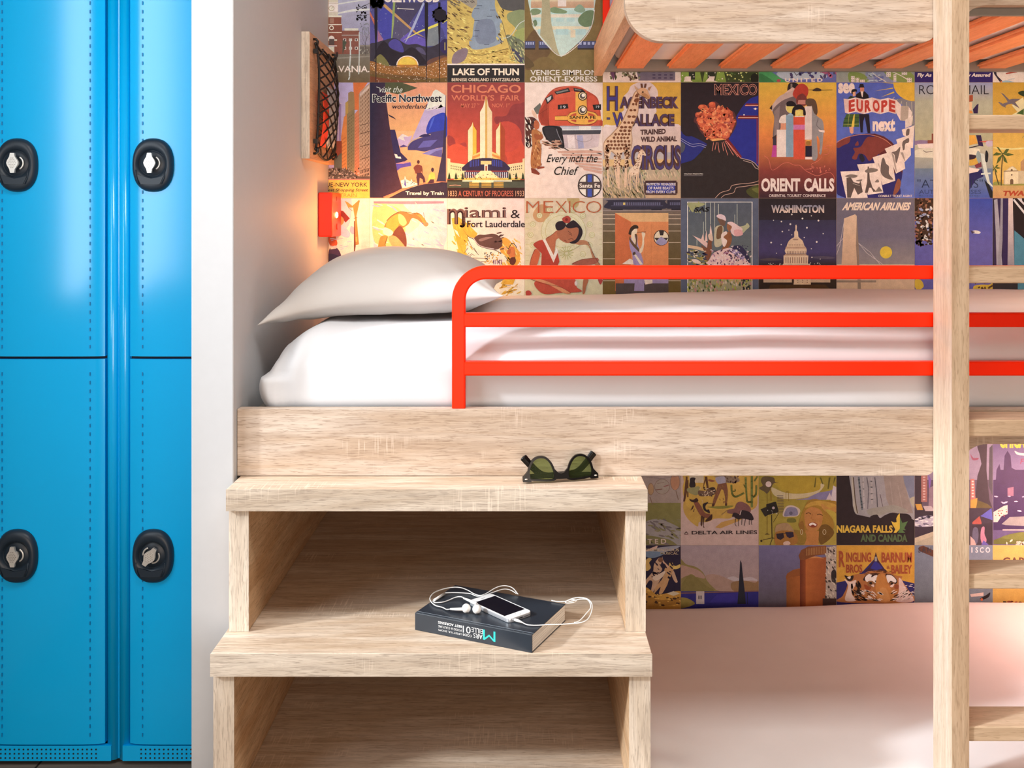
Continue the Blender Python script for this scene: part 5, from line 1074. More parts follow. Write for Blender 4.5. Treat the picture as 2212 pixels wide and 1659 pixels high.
V3 = 'ffdcac'
a = Art(3, 2, 1133, 428, 1.2784, V3, 'pale yellow poster of a resting dark-haired woman in red lettered MEXICO', 'e8cf88')
a.R(vg('e8c890', 'e4d494', 0, 120), 0, -2, 134, 200).S('d89a58', '14,28 24,12 36,12 44,22 36,38 22,40').S('c8a458', '72,0 92,0 90,14 80,16')
for i in range(16):
    an = i * .393; x, y = 62 + 52 * math.cos(an), 62 + 46 * math.sin(an)
    if y < 96: a.E('c8b860', x, y, 5, 5).E('e4d494', x, y, 4.2, 4.2).E('c8b860', x, y, 2.4).E('e4d494', x, y, 1.7)
for r in (38, 31): a.E('cdbd68', 66, 56, r, r * .9, 0, 40).E('e4d494', 66, 56, r - .8, r * .9 - .8, 0, 40)
for y in range(24, 110, 9): a.R('d0c070', 2, y, 8, y + .7).R('d0c070', 126, y, 131, y + .7)
for k in range(14): an = k * .449; a.L('b4b050', .8, [(71 + 3 * math.cos(an), 93 + 3 * math.sin(an)), (71 + 12 * math.cos(an), 92 + 12 * math.sin(an))])
a.S('c07c48', '84,76 94,71 106,73 110,82 118,98 124,108 128,112 120,114 114,98 107,80 92,79').S('b05c3c', '80,112 96,104 122,101 124,108 110,113')
a.S('c86c3c', '36,69 46,62 54,55 64,52 66,64 54,70 52,82 48,98 40,84').P('c23c24', '15,78 30,70 48,98 55,88 59,107 56,114 28,114 29,94 24,88').P('f6e0b8', '31,70 35,69 49,96 54,84 57,90 49,109').S('d86030', '18,86 26,92 24,104 20,114 9,114 11,102').S('c23c24', '15,78 28,71 32,80 30,92 24,88')
a.S('b8683c', '56,54 66,50 80,48 90,50 91,62 84,72 72,76 60,70 55,62').S('2a1c20', '52,46 56,40 66,39 70,46 64,53 55,54').S('2a1c20', '70,46 80,38 86,39 96,50 98,60 92,72 84,77 76,75 86,70 91,60 90,50 78,51 72,50').S('b83c28', '64,34 72,30 78,34 76,41 70,42 65,39').E('8a2018', 71, 36, 2.5).L('3a2018', .7, '75,60 80,63').L('3a2018', .7, '74,56 80,61').L('8a3020', 1, '67,71 71,73').L('3a2018', .6, '74,70 80,68 83,71')
a.L('7a3420', .6, '36,69 46,62 54,56', True).L('7a3420', .7, '108,74 118,98 127,112', True).L('7a3420', .6, '80,112 96,104 124,101', True).L('7a3420', .6, '9,114 11,102 18,86', True)
a.S('d04c30', '17,142 30,136 60,136 84,136 88,150 96,158 60,160 34,162 20,152').S('e89458', '8,136 30,138 56,148 78,160 66,160 40,146').S('b86a3c', '100,136 108,138 104,150 102,160 98,160').L('7a3420', .6, '8,136 30,144 60,150 78,160', True).S('c84030', '2,158 8,156 12,162 4,166').S('b83c34', '124,136 132,138 128,146').E('f4dcc4', 87, 144, 2.5, 4)
for x0, x1, ch in ((3, 25, 'M'), (32, 49, 'E'), (52, 72, 'X'), (75, 77.5, 'I'), (81, 102, 'C'), (104, 130, 'O')): a.T('c25a28', ch, x0, 5, x1, 25, -.015)
a.done()
V4 = 'fcdcb4'
a = Art(4, 2, 1302, 428, 1.2784, V4, 'poster of a woman smoking in an orange railway compartment', '6f5a34')
a.R(vg('8a7460', '6f5a34', 0, 60), 0, -2, 133, 60).R(vg('6f5a34', '7a5c20', 60, 160), 0, 60, 133, 200)
for y in (27.5, 34, 43.5, 55, 74.5, 102, 139): a.R('d8b888', 0, y, 132, y + 1.1)
a.R('8a7a70', 0, 0, 133, 3).S('34303a', '9,6 12,3 100,3 105,6 105,18 9,18').R('34303a', 109, 3, 133, 18).K('6a6470', (18, 7), (80, 0), (0, 5), 22, 1, .7, 1).R('e8c050', 34.5, 7.5, 38, 11.5).R('6a6070', 14, 12.5, 102, 13.2).R('28242a', 14, 18, 34, 20.5).R('28242a', 82, 18, 100, 20.5).R('28242a', 116, 18, 132, 20.5).R('b09880', 0, 20.5, 133, 21.4).K('6a6470', (113, 7), (18, 0), (0, 5), 5, 1, .7, 1)
a.R('ec8038', 21, 25, 111, 150).P('f0b468', '21,25 111,25 111,40 48,40').P('de6c30', '21,26 48,41 48,112 36,136 36,144 22,157 21,157').R('f08c44', 48, 40, 111, 136).L('d87430', .5, '71,46 71,112').L('d87430', .5, '82,44 82,112').P('f8d8a8', '32,36 36,38 35,37.5').R('a890a4', 36, 136, 111, 144).R('5a4a40', 22, 144, 111, 200).P('5a4a40', '22,157 36,144 55,144 53,157')
a.E('3a2420', 99, 67, 13, 13.4).E('f4d8a0', 99, 67, 11.8, 12.2).P('3a2c24', '95,55 104,55 102,63 97,63').P('3a2c24', '87,67 111,67 108,71 92,73').S('a898a4', '90,74 95,68 99,65.5 103,68 108,72 107,77 99,79.5 92,77')
a.S('f6d49c', '48,55 54,50 58,52 58,58 56,62 58,70 56,80 50,74 48,64').S('3a2818', '44,58 47,50 53,45.5 59,46.5 60,51 54,52 49,57 48,62 44,61').S('a890a4', '45,70 50,66 58,62 59,76 62,86 66,98 68,112 52,112 50,96 46,84').S('6a4c28', '46,64 48,70 54,78 60,84 63,92 56,86 49,78 45,70').S('6a4c28', '54,61 58,62 58,72 57,82 54,78 56,70').P('f6d49c', '48,62 53,61 56,72 55,79 49,70').L('3a2418', .8, '58,57.5 73,57').S('f6d49c', '66,58 72,60 70,68 70,78 67,90 63,93 62,88 66,80 67,68').S('5a4028', '51,92 55,91 55,95 51,96').P('f6dcac', '53,96 56,95 68,112 63,112').P('f8dcb0', '33,111 46,102 51,105 52,112')
a.P('a890a4', '54,144 70,136 70,157 53,157').P('f8dcb0', '70,138 84,138 84,144 72,146').done()
V5 = 'f2d8b8'
a = Art(5, 2, 1471, 428, 1.2784, V5, 'slate-bordered painterly poster of fairy-like dancers', '5a6068')
a.R('5e6670', 0, -2, 134, 200).R('efe2c4', 10.5, 6, 121, 200).R(vg('565e62', '6a7468', 7, 120), 11.8, 7.2, 119.6, 200)
for x, y0, y1 in ((42, 7, 56), (50, 8, 44), (57, 8, 56), (63.5, 10, 30), (95, 10, 46), (91, 28, 44), (27, 70, 80), (38, 40, 60)): a.L('d8d8b0', .8, [(x, y0), (x, y1)])
a.S('a8a868', '12,8 40,9 34,14 24,16 20,24 14,16').D('b0b060', 14, 12, 8, 34, 26, .6, 1.4, 3, None, 70).S('b8b880', '96,50 108,46 112,42 116,48 110,54 104,60 96,62')
a.P('f0c4a8', '19,62 22,64 40,72 45,76 44,84 34,76').P('e8c088', '12,79 30,82 40,86 40,90 24,86 12,84').P('f2c8a8', '34,70 38,58 39,72').P('f2c8a8', '40,74 43,54 45,72').P('f4cfb0', '48,66 50,44 53,62 53,70').S('8a5030', '34,80 44,84 46,72 54,66 52,76 52,92 46,106 42,112 40,92').S('e8c49c', '46,62 52,60 54,72 48,70')
a.S('7a5840', '62,34 70,30 75,36 74,46 68,46 64,40').S('f0d0c0', '60,30 66,27 74,30 76,38 70,36 64,34').S('c8bc8c', '58,50 66,46 72,50 70,68 68,80 58,82 56,68').S('7c5834', '62,50 70,48 68,66 60,68')
a.S('a8683c', '78,44 84,42 86,50 82,56 78,52').S('f2cbb4', '78,42 86,40 96,46 104,52 100,60 92,64 86,60 84,54 86,48').S('e8a898', '90,54 102,54 104,62 92,64').S('9a5c30', '72,64 82,56 86,66 84,78 76,88 66,94 60,96 70,84 74,74').S('f4d8b8', '68,62 76,56 78,60 72,66 78,72 74,82 70,78')
a.S('f2c8b0', '56,92 72,86 88,84 100,92 110,104 114,114 44,114 48,104').S('a890a8', '80,88 94,84 108,96 104,104 92,96').S('7a3040', '72,92 80,88 80,94 74,96').D('5a3c50 f8dcc4 c08898', 90, 50, 86, 112, 113, .7, 1.4, 2).S('34304a', '84,84 100,80 114,96 116,110 108,100 98,90').D('f0d8c0 3c344c', 40, 84, 80, 118, 108, .6, 1.2, 2)
a.D('3c3850 f0d8a8 a89838', 70, 12, 88, 44, 112, .8, 1.6, 2.6, None, 10).S('f4d4b0', '18,104 28,104 34,110 24,110')
a.R('a8a070', 11.8, 136, 119.6, 200).D('d0a860 c88878 8a9038 b8b840 d8c49c 6a7a48', 220, 12, 136, 119, 164, .9, 2, 2, None, 80).D('3a4038', 20, 104, 136, 118, 156, .8, 1.8, 2)
a.T('181818', 'SAS', 23, 15, 48, 23, .03, .35).L('181818', .5, '14,26 14,27').done()
V6 = 'e6cdbc'
a = Art(6, 2, 1639, 428, 1.2784, V6, 'night poster of a lit dome under stars lettered WASHINGTON', '2e2a3c')
a.R(vg('2a2226', '2c2630', 0, 36), .3, -2, 132, 38).R(vg('34324a', '463e6a', 36, 90), .3, 37, 132, 92).R(vg('463e6a', '2e2624', 90, 114), .3, 90, 132, 116).R('33261e', .3, 114, 132, 200).S('54484c', '2,104 20,101 40,104 20,106').S('564c5e', '86,100 110,98 130,101 110,103')
for x, y, r in ((56, 27.5, 1.4), (89, 30, .9), (74, 34.5, 1.5), (101, 38, 1.6), (25, 37.5, .9), (38.5, 39.5, 1.4), (53.5, 44, 1.6), (51, 54, .9), (40, 56.5, 1.3), (56, 62, .9), (81.5, 50, 1.6), (77, 66.5, 1), (109, 60, 1.1), (98, 74, 1.7), (21, 75, 1.6), (38, 78.5, 1), (30, 93, .9), (89, 85.5, .9), (90, 100, 1.2), (104, 103, .8)): a.E('ead8cc', x, y, r, r, 0, 8)
a.P('e0c09c', '62,46 63.5,44.5 64.5,48 64,54 66.5,57 67,65 69,67 59,67 60,65 60,57 62,54').S('dcba94', '48,84 50,74 56,68 62,66 68,67 74,72 77,80 78,85 62,86').P('e0c09c', '45,86 81,86 81,89 80,94 46,94 44,89').P('d0a884', '46,82 79,82 81,86 45,86').P('e0c09c', '42,97 84,97 83,110 87,113 40,113 42,110').P('b89070', '45,94.5 80,94.5 82,97 43,97').K('8a6a54', (44, 100), (38, 0), (0, 10), 10, 1, .35, 1).K('8a6a54', (47, 89.5), (33, 0), (0, 4.5), 12, 1, .35, 1).K('a07c60', (50, 78), (26, 0), (0, 2), 9, 1, .4, 1).S('a8846a', '58,69 66,69 66,71 60,71').L('8a6a54', .5, '46,83.5 80,83.5')
a.D('e8d8c8', 14, 16, 110, 40, 113, .4, .9).D('e8d8c8', 12, 86, 109, 104, 113, .4, .9)
a.R('c8a884', 8, 136, 121, 142.5).R('d8b890', 59, 136, 88, 146).R('3c2a20', 56, 136, 59.5, 143).K('6a5040', (62, 137), (24, 0), (0, 7), 3, 2, .2, .3).P(vg('4a3018', '5c3c16', 146, 166), '20,146 112,146 126,158 120,170 10,170 16,156').T('8a5030', 'AMERICAN', 37, 154, 97, 163, .02)
a.T(vg('8a8490', 'e8c8b0', 15, 21), 'WASHINGTON', 21, 11.5, 110.5, 25, .045).done()
V7 = 'dfc8bc'
a = Art(7, 2, 1807, 428, 1.831, V7, 'grey poster of a pale suspension bridge tower and a yellow sun', '706878')
a.R(vg('6c6470', '686478', 0, 45), .3, -2, 93, 45).R(vg('686478', '8c8484', 45, 79), .3, 44, 93, 80).R('c8aa8c', .3, 78, 93, 140)
for p in ('9,28 4,56 0,67', '9,46 0,57', '26,53 36,65 56,79', '26,53 40,64 52,79'): a.L('c8b8b8', .5, p)
a.P(vg('d4b294', 'c8a484', 20, 79), '9,24 22,19 24,21 26,53 24,80 6,80').P('8a7464', '24,21 26,53 27,80 24.5,80 23,56').E('d8b818', 58.5, 64, 7.2).P('8a7868', '0,97 47,97 47,99.5 0,99.5').P('8a7868', '25,96 28.5,96 29,110 25,110').T('e8ccb4', 'AMERICAN AIRLINES', 8, 5, 87, 14.5, .045, .35).done()
a = Art(8, 2, 1807, 428, 1.831, V7, 'blue poster with brown leaves above, half behind the ladder', '4c509a')
a.R(vg('2c44a0', '5c58a4', 0, 60), 93, -2, 186, 60).R('5a58a4', 93, 56, 186, 140).S('3a2418', '93,-2 116,-2 115,20 113,34 114,46 110,54 104,50 98,52 94,48 95,34 93,24').D('8a5440 4c3020 a06848 2c1c14', 110, 93, 0, 114, 50, .8, 2, 1.6).D('8e96b4 d8d0cc', 26, 94, 10, 113, 54, .7, 1.8, 2).D('3a2418', 26, 94, 42, 112, 56, .9, 1.8, 1.6)
a.S('d8d0d8', '160,39 165,38 170,40 168,42 160,41').P('3c3050', '158,38 164,40 160,42').S('c8a818', '93,96 100,97 103,104 98,108 93,106').S('c8a818', '162,104 170,102 180,102 186,100 186,110 164,110').D('5a3c20', 10, 164, 100, 186, 110, .8, 1.5, 1.5).done()
a = Art(9, 2, 1807, 428, 1.831, V7, 'dark poster of white leaning stripes over teal at the right edge', '241c30')
a.R('2c2048', 186, -2, 205, 80).P('9c98a4', '186,2 190,1 191,14 192,24 195,70 196,80 189,80 188,40').P('8f8b96', '194,0 196.5,0 196,50 194,80 190,80 193,40').R('2c2050', 196.5, -2, 204, 80).P(vg('d8c0b8', '8c8894', 0, 30), '203,-2 208,-2 210,80 202,80').P('1e161c', '208,-2 224,-2 224,60 216,48 210,38').P('3c8098', '210,38 216,43 224,50 224,100 210,100').P('d0c8cc', '208,2 210,1 224,18 224,22').P('d0c8cc', '211,-2 214,-2 224,8 224,11').P('c8c0c8', '216,-2 218,-2 220,6 219,6').R('2c2a30', 186, 100, 214, 140).R('3c8098', 214, 100, 224, 140).done()

# ---- below the middle bunk
U = 'e4cabb'  # white set high, so shade under the bunk goes into these pigments
a = Art(4, 4, 1385, 1020, 1.748, U, 'dim olive poster of hanging paper lanterns beside the steps', '8a7c50')
a.R(vg('a08a88', '9a8478', -52, 40), -50, -52, 50, 40).R(vg('7c7238', '746a40', 36, 100), -50, 38, 50, 110).S('8f8480', '5,62 20,58 34,62 50,72 50,92 36,84 20,80 5,76').D('6a5c5c 7a7048', 50, 4, 58, 50, 90, .6, 1.4, 4, None, 20)
for x, y, rx, ry, c in ((12, 21, 3.4, 7, 'a8805a'), (26, 18, 9, 9, '9c8a7c'), (42, 12, 5.5, 10, 'b07858')): a.E('7a5c4c', x, y, rx + .5, ry + .5).E(c, x, y, rx, ry)
a.L('7a5c50', .6, '20,14 28,13').L('8a4a48', 1, '28,18 34,16').L('7a4c40', 1, '18,22 26,21').L('7a5c4c', 1, '11,31 14,40').L('7a5c4c', 1, '43,23 46,34').L('7a6a68', .5, '5,6 26,8 50,4').L('5a4c44', .8, '26,64 30,72').T('c8aa9c', 'T E D', 8, 82.5, 31, 88.5, .02).done()
a = Art(5, 4, 1470, 1020, .964, U, 'desert ranch poster with a bucking horse, cactus and a black lettered line', 'b8968c')
a.R('bc9a90', .5, -90, 174, 166).S('b88c34', '4,-40 10,40 6,80 16,104 38,122 42,112 60,112 80,104 110,104 122,96 168,80 172,40 172,-60 60,-80').S('c29432', '20,6 168,6 166,70 120,84 60,82 14,76').P('b8863c', '78,124 92,112 150,98 130,110 90,126')
a.S('8a7058', '74,10 100,8 128,12 130,22 100,24 100,16').D('6a4a3c', 20, 100, 10, 132, 24, 1, 2.4, 1.6).P('5a3420', '12,10 16,10 16,40 10,66 6,66 10,30').P('5a3420', '15,18 18,18 18,56 15,56').R('c0aa90', 20, 8, 52, 24).P('5a3420', '54,10 60,10 64,40 60,40').P('5a3420', '52,24 55,14 57,16 54,26 50,42').S('2c2024', '22,14 28,12 34,14 32,20 34,30 28,36 20,32 21,22').S('8a8050', '16,36 30,34 42,32 42,46 34,52 16,44').S('6a4a38', '40,42 56,42 64,36 76,34 80,46 70,52 44,54').D('2c2024 c8a888', 40, 42, 34, 80, 54, .8, 1.8, 1.6).S('3a2a20', '64,36 72,34 78,38 70,40')
a.S('9c92a0', '78,14 86,10 98,10 101,16 100,26 90,29 82,24').S('8c4c30', '64,16 74,18 78,20 70,22 62,19').P('7a4830', '84,27 103,24 106,40 106,56 104,74 100,74 100,56 96,40 92,38 86,52 80,66 76,76 71,76 74,60 80,44').P('4a2820', '71,70 77,70 74,79 70,79').P('4a2820', '100,70 105,70 104,78 100,77').S('7c7428', '60,78 90,76 118,75 110,80 84,82').D('8a5a30', 20, 76, 30, 104, 70, .8, 1.4, 2.5, None, 80)
for p, w in (('160,10 160,78', 5), ('146,12 148,50 150,66 160,66', 4), ('170,30 169,50 162,56', 4), ('114,29 116,48 124,55 142,47', 4), ('122,38 123,42 118,43', 2), ('142,28 145,34', 2.5), ('166,20 172,10', 3)): a.L('5a6428', w, p, True).L('7a8038', w * .35, p, True)
a.S('7a4c48', '120,82 126,70 134,66 142,68 152,74 158,84 152,94 130,94 106,92 108,84').S('2a1e24', '118,92 124,91 132,94 134,86 146,86 158,92 164,104 160,108 150,106 138,104 130,106 122,102 120,100 116,100')
for p in ('124,104 122,116 125,121', '130,106 130,121', '138,104 137,118', '146,104 143,120', '154,106 154,118', '158,106 160,118'): a.L('2a1e24', 1.3, p)
a.L('d8b4a8', 1.6, '136,86 133,96').L('7a5a50', .8, '120,82 104,86 92,96')
a.S('7c4430', '30,68 38,66 46,76 50,84 56,92 66,94 70,100 68,108 58,110 62,104 54,102 46,98 38,86').S('3c2420', '20,60 28,62 36,58 40,64 34,68 24,66').P('4a2a20', '46,98 50,98 49,118 47,122 45,118').P('4a2a20', '50,100 54,100 52,120 54,125 51,124').P('4a2a20', '30,76 28,82 22,86 24,82 28,74').P('4a2a20', '32,80 30,90 28,88').S('2c2024', '50,72 58,68 62,68 56,76 58,84 64,84 66,92 60,90 52,84').L('2c2024', 1, '58,70 70,70').S('3a2018', '66,98 71,94 70,106 58,111 56,108').L('c8a090', .6, '46,62 50,64 48,70')
a.P('3a2420', '8,138 13,132.5 18,138 16,138 13,135 10,138').P('6a3a34', '8,139 18,139 17,140 9,140').T('302224', 'DELTA AIR LINES', 25, 131.5, 172, 139.8, .02, 0, 0, -1).done()
a = Art(6, 4, 1638, 1020, .965, U, 'yellow poster of a laughing blonde woman and a film camera', '9a8420')
a.R(vg('94801c', 'a08a2c', 0, 160), .5, -92, 178, 168).S('a88a14', '34,10 120,10 140,20 136,40 120,46 66,46 40,30').S('bca87c', '30,34 60,46 100,48 136,40 140,26 148,30 132,48 100,58 60,60 36,52').P('7a7090', '82,62 110,58 134,46 160,42 176,34 176,60 150,62 110,62').P('bca8a8', '160,46 166,62 152,62').P('c0b0b0', '168,30 176,34 176,66 162,66')
for p in ('128,12 130,12 128,34 125,34', '138,12 141,12 146,28 143,26', '158,12 162,12 158,38 155,38', '170,12 174,12 168,28'): a.P('5c5218', p)
a.S('5c4a30', '6,20 12,10 34,12 38,22 46,23 34,26 28,38 20,48 14,44 2,36 10,30').E('d0b4a8', 23, 27, 6.5).L('8a6410', 2.5, '28,36 29,64').L('6a5010', 1.2, '20,48 20,140').P('5a4a20', '14,140 26,140 20,136').K('4a3a40', (42, 51), (14, 0), (2, 42), 1, 12, 1, .35).L('8a6c14', .7, '0,62.5 90,62.5').L('8a6c14', 1.2, '62,44 62,62').L('8a6c14', 1.2, '68,44 68,64').R('8a6c14', 62, 43, 68, 45)
a.P('2c2620', '5,83 18,78 18,72 38,66 44,80 45,90 22,96 15,100').P('221e1a', '18,74 40,66 46,88 20,96').E('b09a98', 34, 80, 3).D('c8b8b0', 6, 20, 84, 42, 94, .6, 1.2).L('2c2418', 2, '30,96 31,146').L('2c2418', 1, '46,92 34,112').L('2c2418', 1.4, '10,152 32,147 44,151').L('2c2418', 1.4, '32,148 26,164').E('2c2418', 7, 154, 2.5)
a.S('c0a898', '55,98 60,80 72,74 86,78 94,86 88,98 70,100').S('7c748c', '58,98 63,82 74,78 86,82 88,96 70,98').E('5a5468', 73, 92, 4).S('6a6420', '66,104 82,104 84,112 66,112')
a.S('9a7018', '92,120 96,96 104,78 112,64 128,60 146,64 176,66 176,90 166,100 170,122 160,140 140,160 110,150').S('b88a28', '104,80 116,68 140,64 172,72 176,84 150,80 130,74').S('8a5c18', '90,116 100,110 104,134 96,132').S('6a4a14', '140,120 156,118 170,134 160,150 140,162 134,140').S('b47434', '103,100 106,86 120,78 138,84 144,96 142,116 132,130 120,134 108,126').P('b07030', '106,130 136,132 134,166 104,166').S('8a6a1c', '60,130 104,134 104,160 84,160').L('4a2c18', 1.6, '107,93 113,91 118,94', True).L('4a2c18', 1.6, '132,95 138,94 144,97', True).L('9a5c28', 1, '122,94 118,104 124,106').S('8a3420', '112,116 122,112 132,116 130,122 122,124 114,121').S('e8d4c4', '114,116 122,113 130,117 128,120 122,117.5 116,120').S('b88030', '140,70 160,80 176,76 176,88 150,88').E('c8b48c', 148, 134, 4, 6).E('6a4a14', 148, 134, 3, 5).E('c8b48c', 97, 134, 3, 6).E('8a5c18', 97, 134, 2, 5).S('b09428', '150,84 166,104 178,130 178,112 172,90')
a.S('a07c54', '39,122 46,116 64,114 74,122 78,136 40,136').S('9a6420', '40,134 80,134 86,160 42,166').P('2a2028', '40,138 56,136 58,146 50,152 42,148').P('2a2034', '60,134 78,134 80,144 70,148 64,144').L('2a2028', 1.2, '54,138 66,136').S('c8a490', '56,158 66,154 72,160 60,166').done()
a = Art(7, 4, 1807, 1020, 1.0 * .964, U, 'black poster of a white waterfall lettered NIAGARA FALLS AND CANADA', '261e20')
a.R('261e20', 1.2, -92, 176, 166).S('8f8a88', '33,-60 36,60 38,80 44,94 60,98 80,102 92,98 98,103 110,98 120,97 126,93 160,94 168,104 176,103 176,58 164,50 150,-60').P('8a7c70', '100,-40 146,-40 152,20 162,60 172,92 126,93 112,60').P('6a7080', '142,-40 176,-40 176,56 164,58 152,24').S('a0987c', '164,62 176,56 176,82').P('a29a88', '33,10 36,10 44,70 50,92 44,94 38,80')
for p, c, w in (('38,12 42,60 47,92', '4a3a2a', 2.2), ('50,12 54,50 58,84', '5a6468', 4), ('68,12 72,40 70,82', '6a6468', 2.2), ('86,12 90,44 92,78', '4c4c50', 2), ('98,50 104,78', '5a4e4e', 1.4), ('60,12 62,80', 'a49c98', 3), ('78,12 80,70', '9c9490', 4), ('120,20 128,80', '94867a', 2), ('138,30 148,80', '94867a', 2)): a.L(c, w, p, True)
a.S('8a8678', '70,84 100,78 130,74 160,86 150,92 120,90 96,98 74,96').S('261e20', '76,102 90,95 98,103 108,97 124,91 140,93 160,94 166,106 120,112')
a.P('c8a418', '123,110 130,113 135,112 134,104 138,96 142,92 142,128 134,136 128,136 132,128 126,118').P('4a6a38', '142,100 146,110 148,114 160,110 154,122 152,126 156,130 148,130 154,136 138,136 142,126').P('c8a418', '132,128 136,126 130,136').T('c8a020', 'NIAGARA FALLS', 0.5, 119, 126, 136, .045).T('4c6038', 'AND CANADA', 54, 139.5, 159, 156.5, .045).done()
a = Art(8, 4, 2090, 950, 2.171, U, 'busy violet street poster lettered SAN FRANCISCO behind the ladder', '5c4c58')
a.R('8a7a88', -52, -20, 25.5, 40).P('3a3034', '-52,-6 -45,-6 -45,70 -52,70').P('a06458', '-46,34 -40,34 -40,62 -46,62').K('c8a498', (-45, 36), (4, 0), (0, 25), 1, 9, .6, .5).P('7c5ca0', '-39,34 -36,40 -38,54').P('8a7078', '-38,48 -30,44 -30,70 -39,72').P('3a3034', '9,-10 20,-10 19,30 22,60 25,68 12,66 8,56 10,36 14,24 12,14 10,8').P('454044', '22,8 25,5 25,56 21,46').S('8a4858', '3,14 6,18 11,18 10,20 5,20').P('a86458', '3,39 7,39 8,60 3,60').K('d8b4a4', (3.8, 40), (3, 0), (0, 18), 1, 6, .7, .5).P('b8842c', '3,60 10,58 9,70 3,72').P('5a4c28', '10,60 20,64 25,68 8,72')
a.R('3a3038', -53, 68, 25.5, 108).P('c08c28', '-52,64 -46,64 -44,70 -50,70').P('b8a4a0', '-44,66 -36,66 -32,71 -42,71').S('b0a8b0', '-53,80 -44,76 -34,76 -30,80 -34,86 -53,86').D('5a5468 d8d0d0', 24, -53, 76, -32, 86, .5, 1.1, 3, None, 0).P('b8a888', '-53,98 -30,90 -30,94 -53,103').P('a89c80', '-53,103 -30,94 -30,110 -53,110')
a.P('54529a', '13,76 24,68 25,80').P('a0483c', '5,82 12,76 14,82 14,84 5,84').P('342a30', '4,86 25,82 25,106 18,100').S('b07080', '14,88 17,87 17,94 19,100 16,106 13,98').S('5a5464', '6,88 10,88 11,96 9,104 5,98').P('b89488', '3,96 7,100 12,113 3,113').P('5c5090', '10,113 16,100 25,108 25,113').T('3c3438', 'S A N', -49, 107, -36, 112.4, .02).T('d8c4bc', 'F R A N C I', -32, 107, 5, 112.4, .02).T('d8c4bc', 'S C O', 8, 107, 22.5, 112.4, .02).done()
a = Art(9, 4, 2090, 950, 2.171, U, 'violet night poster of a dark tower and arena at the right edge', '5c4c6c')
a.R(vg('5c4c6c', '7a6a84', 0, 34), 25.5, -20, 103, 40).P('3a2848', '29,30 32,24 33,30 36,30 37,16 40,11 43,16 44,28 48,30 62,30 62,68 26,68 28,44').P('3a2848', '26,40 103,36 103,90 26,90').S('d8b8ac', '47,11 52,13 62,14 62,16 50,15').P('8a5c6c', '40,48 46,47 46,56 40,56').D('c0a8b4', 8, 28, 56, 60, 74, .4, .9, 3, None, 0).P('d4b09c', '26,72 36,66 40,65 40,74 34,76 30,82 26,82').D('8a3c34', 12, 28, 69, 39, 76, .5, .8).P('8a8078', '34,84 42,77 62,76 62,86 38,85').R('a89088', 35, 89, 103, 90.5).P('5c5c24', '26,100 42,94 52,92 103,92 103,104 26,104').S('6c6c2c', '34,98 48,93 70,92 70,100').D('d8b8a0', 14, 34, 99, 62, 106, .6, 1.2, 2).R('c8ac90', 26, 109, 103, 114).D('5c4c30', 12, 26, 106, 62, 114, .6, 1.2, 2).T('b8b028', 'CHICAGO', 32, -6, 70, 8.5, .05).T('8a3848', 'F', 53, 19, 56, 24, 0, .2).done()
a = Art(4, 5, 1385, 1020, 1.748, U, 'dark blue poster of dancing figures beside the lower step box', '241c34')
a.R('241c34', -50, 90, 50, 250).S('8f8a94', '5,98 24,93 48,91 40,96 24,100 8,104').S('6a7a90', '5,98 16,98 30,100 16,106 5,104').S('c8a090', '5,97 12,94 20,91 18,95 8,98').T('b89c78', 'TREMENDOUS', 4, 94.5, 47, 98, .01).T('b89c78', 'MUSICAL', 24, 98.8, 46, 102, .01)
for p, c in (('16,114 22,106 26,108 24,116 26,120 22,128 24,132 16,146 14,150 12,148 14,136 10,134 6,140 4,136 12,126 15,122', 'c09474'), ('30,118 36,114 40,120 38,126 34,134 32,140 26,150 22,150 24,142 20,146 16,150 18,142 26,132 28,124', 'c08c5c'), ('26,104 28,110 34,116 32,118 27,112', 'c8987c'), ('40,122 44,132 45,136 42,136 38,128', 'c09474'), ('5,110 10,106 13,108 10,112 12,118 8,122 5,120', 'c89c50')): a.S(c, p)
a.S('d0a850', '36,112 42,116 48,114 48,118 42,120 37,118').E('c89c50', 37, 114, 2.6).E('7a4c34', 24, 108.5, 3).D('2c2030', 24, 14, 110, 40, 132, .6, 1.2, 3, None, 40).S('d8b8a0', '14,130 22,126 30,122 26,130 18,134')
a.S('c08424', '5,144 12,146 20,152 30,150 50,148 50,170 5,170').S('a06818', '5,150 16,156 30,158 50,154 50,162 5,166').D('4a2c18 d89c34', 30, 5, 146, 50, 166, .7, 1.5, 2, None, 10).P('c8b090', '32,150 40,147 48,150 40,153').done()
a = Art(5, 5, 1470, 1176, 1.537, U, 'dusky lake poster with a thin dark cypress and far hills', '9a8484')
a.R(vg('9c8488', 'a0847c', 0, 66), .3, 0, 110, 67).S('b09c9c', '66,48 74,45 84,48 98,46 108,50 104,54 90,52 76,52').S('a07c6c', '34,46 44,42 56,44 70,50 82,53 100,51 110,54 110,66 34,66').S('8a6440', '72,54 90,51 104,54 110,52 110,66 76,66').S('84703c', '-2,22 8,28 22,32 32,40 38,52 50,64 56,67 -4,67').S('a47c6c', '-2,30 12,32 24,36 32,42 34,48 22,46 10,44 -2,48').S('7a6834', '2,56 14,42 26,50 36,58 46,66 -2,67')
a.R('282470', .3, 66, 110, 160).P('7a4c44', '0,68 110,65 110,66.5 0,69.5').P('342a80', '52,70 82,68 82,82 40,82').R('b8a09c', 22, 66, 33.5, 84).K('4c3c48', (24.5, 72), (6, 0), (0, 5), 3, 1, .5, 1).P('20202c', '84,22 86,26 88,46 90,62 92,84 80,84 82,60 83,40').L('20202c', .8, '94,68 94,84').S('8a7430', '-2,76 10,76 20,84 -2,90').done()
a = Art(6, 5, 1470, 1176, 1.537, U, 'grey-violet poster of two round red-brick towers', '6a6070')
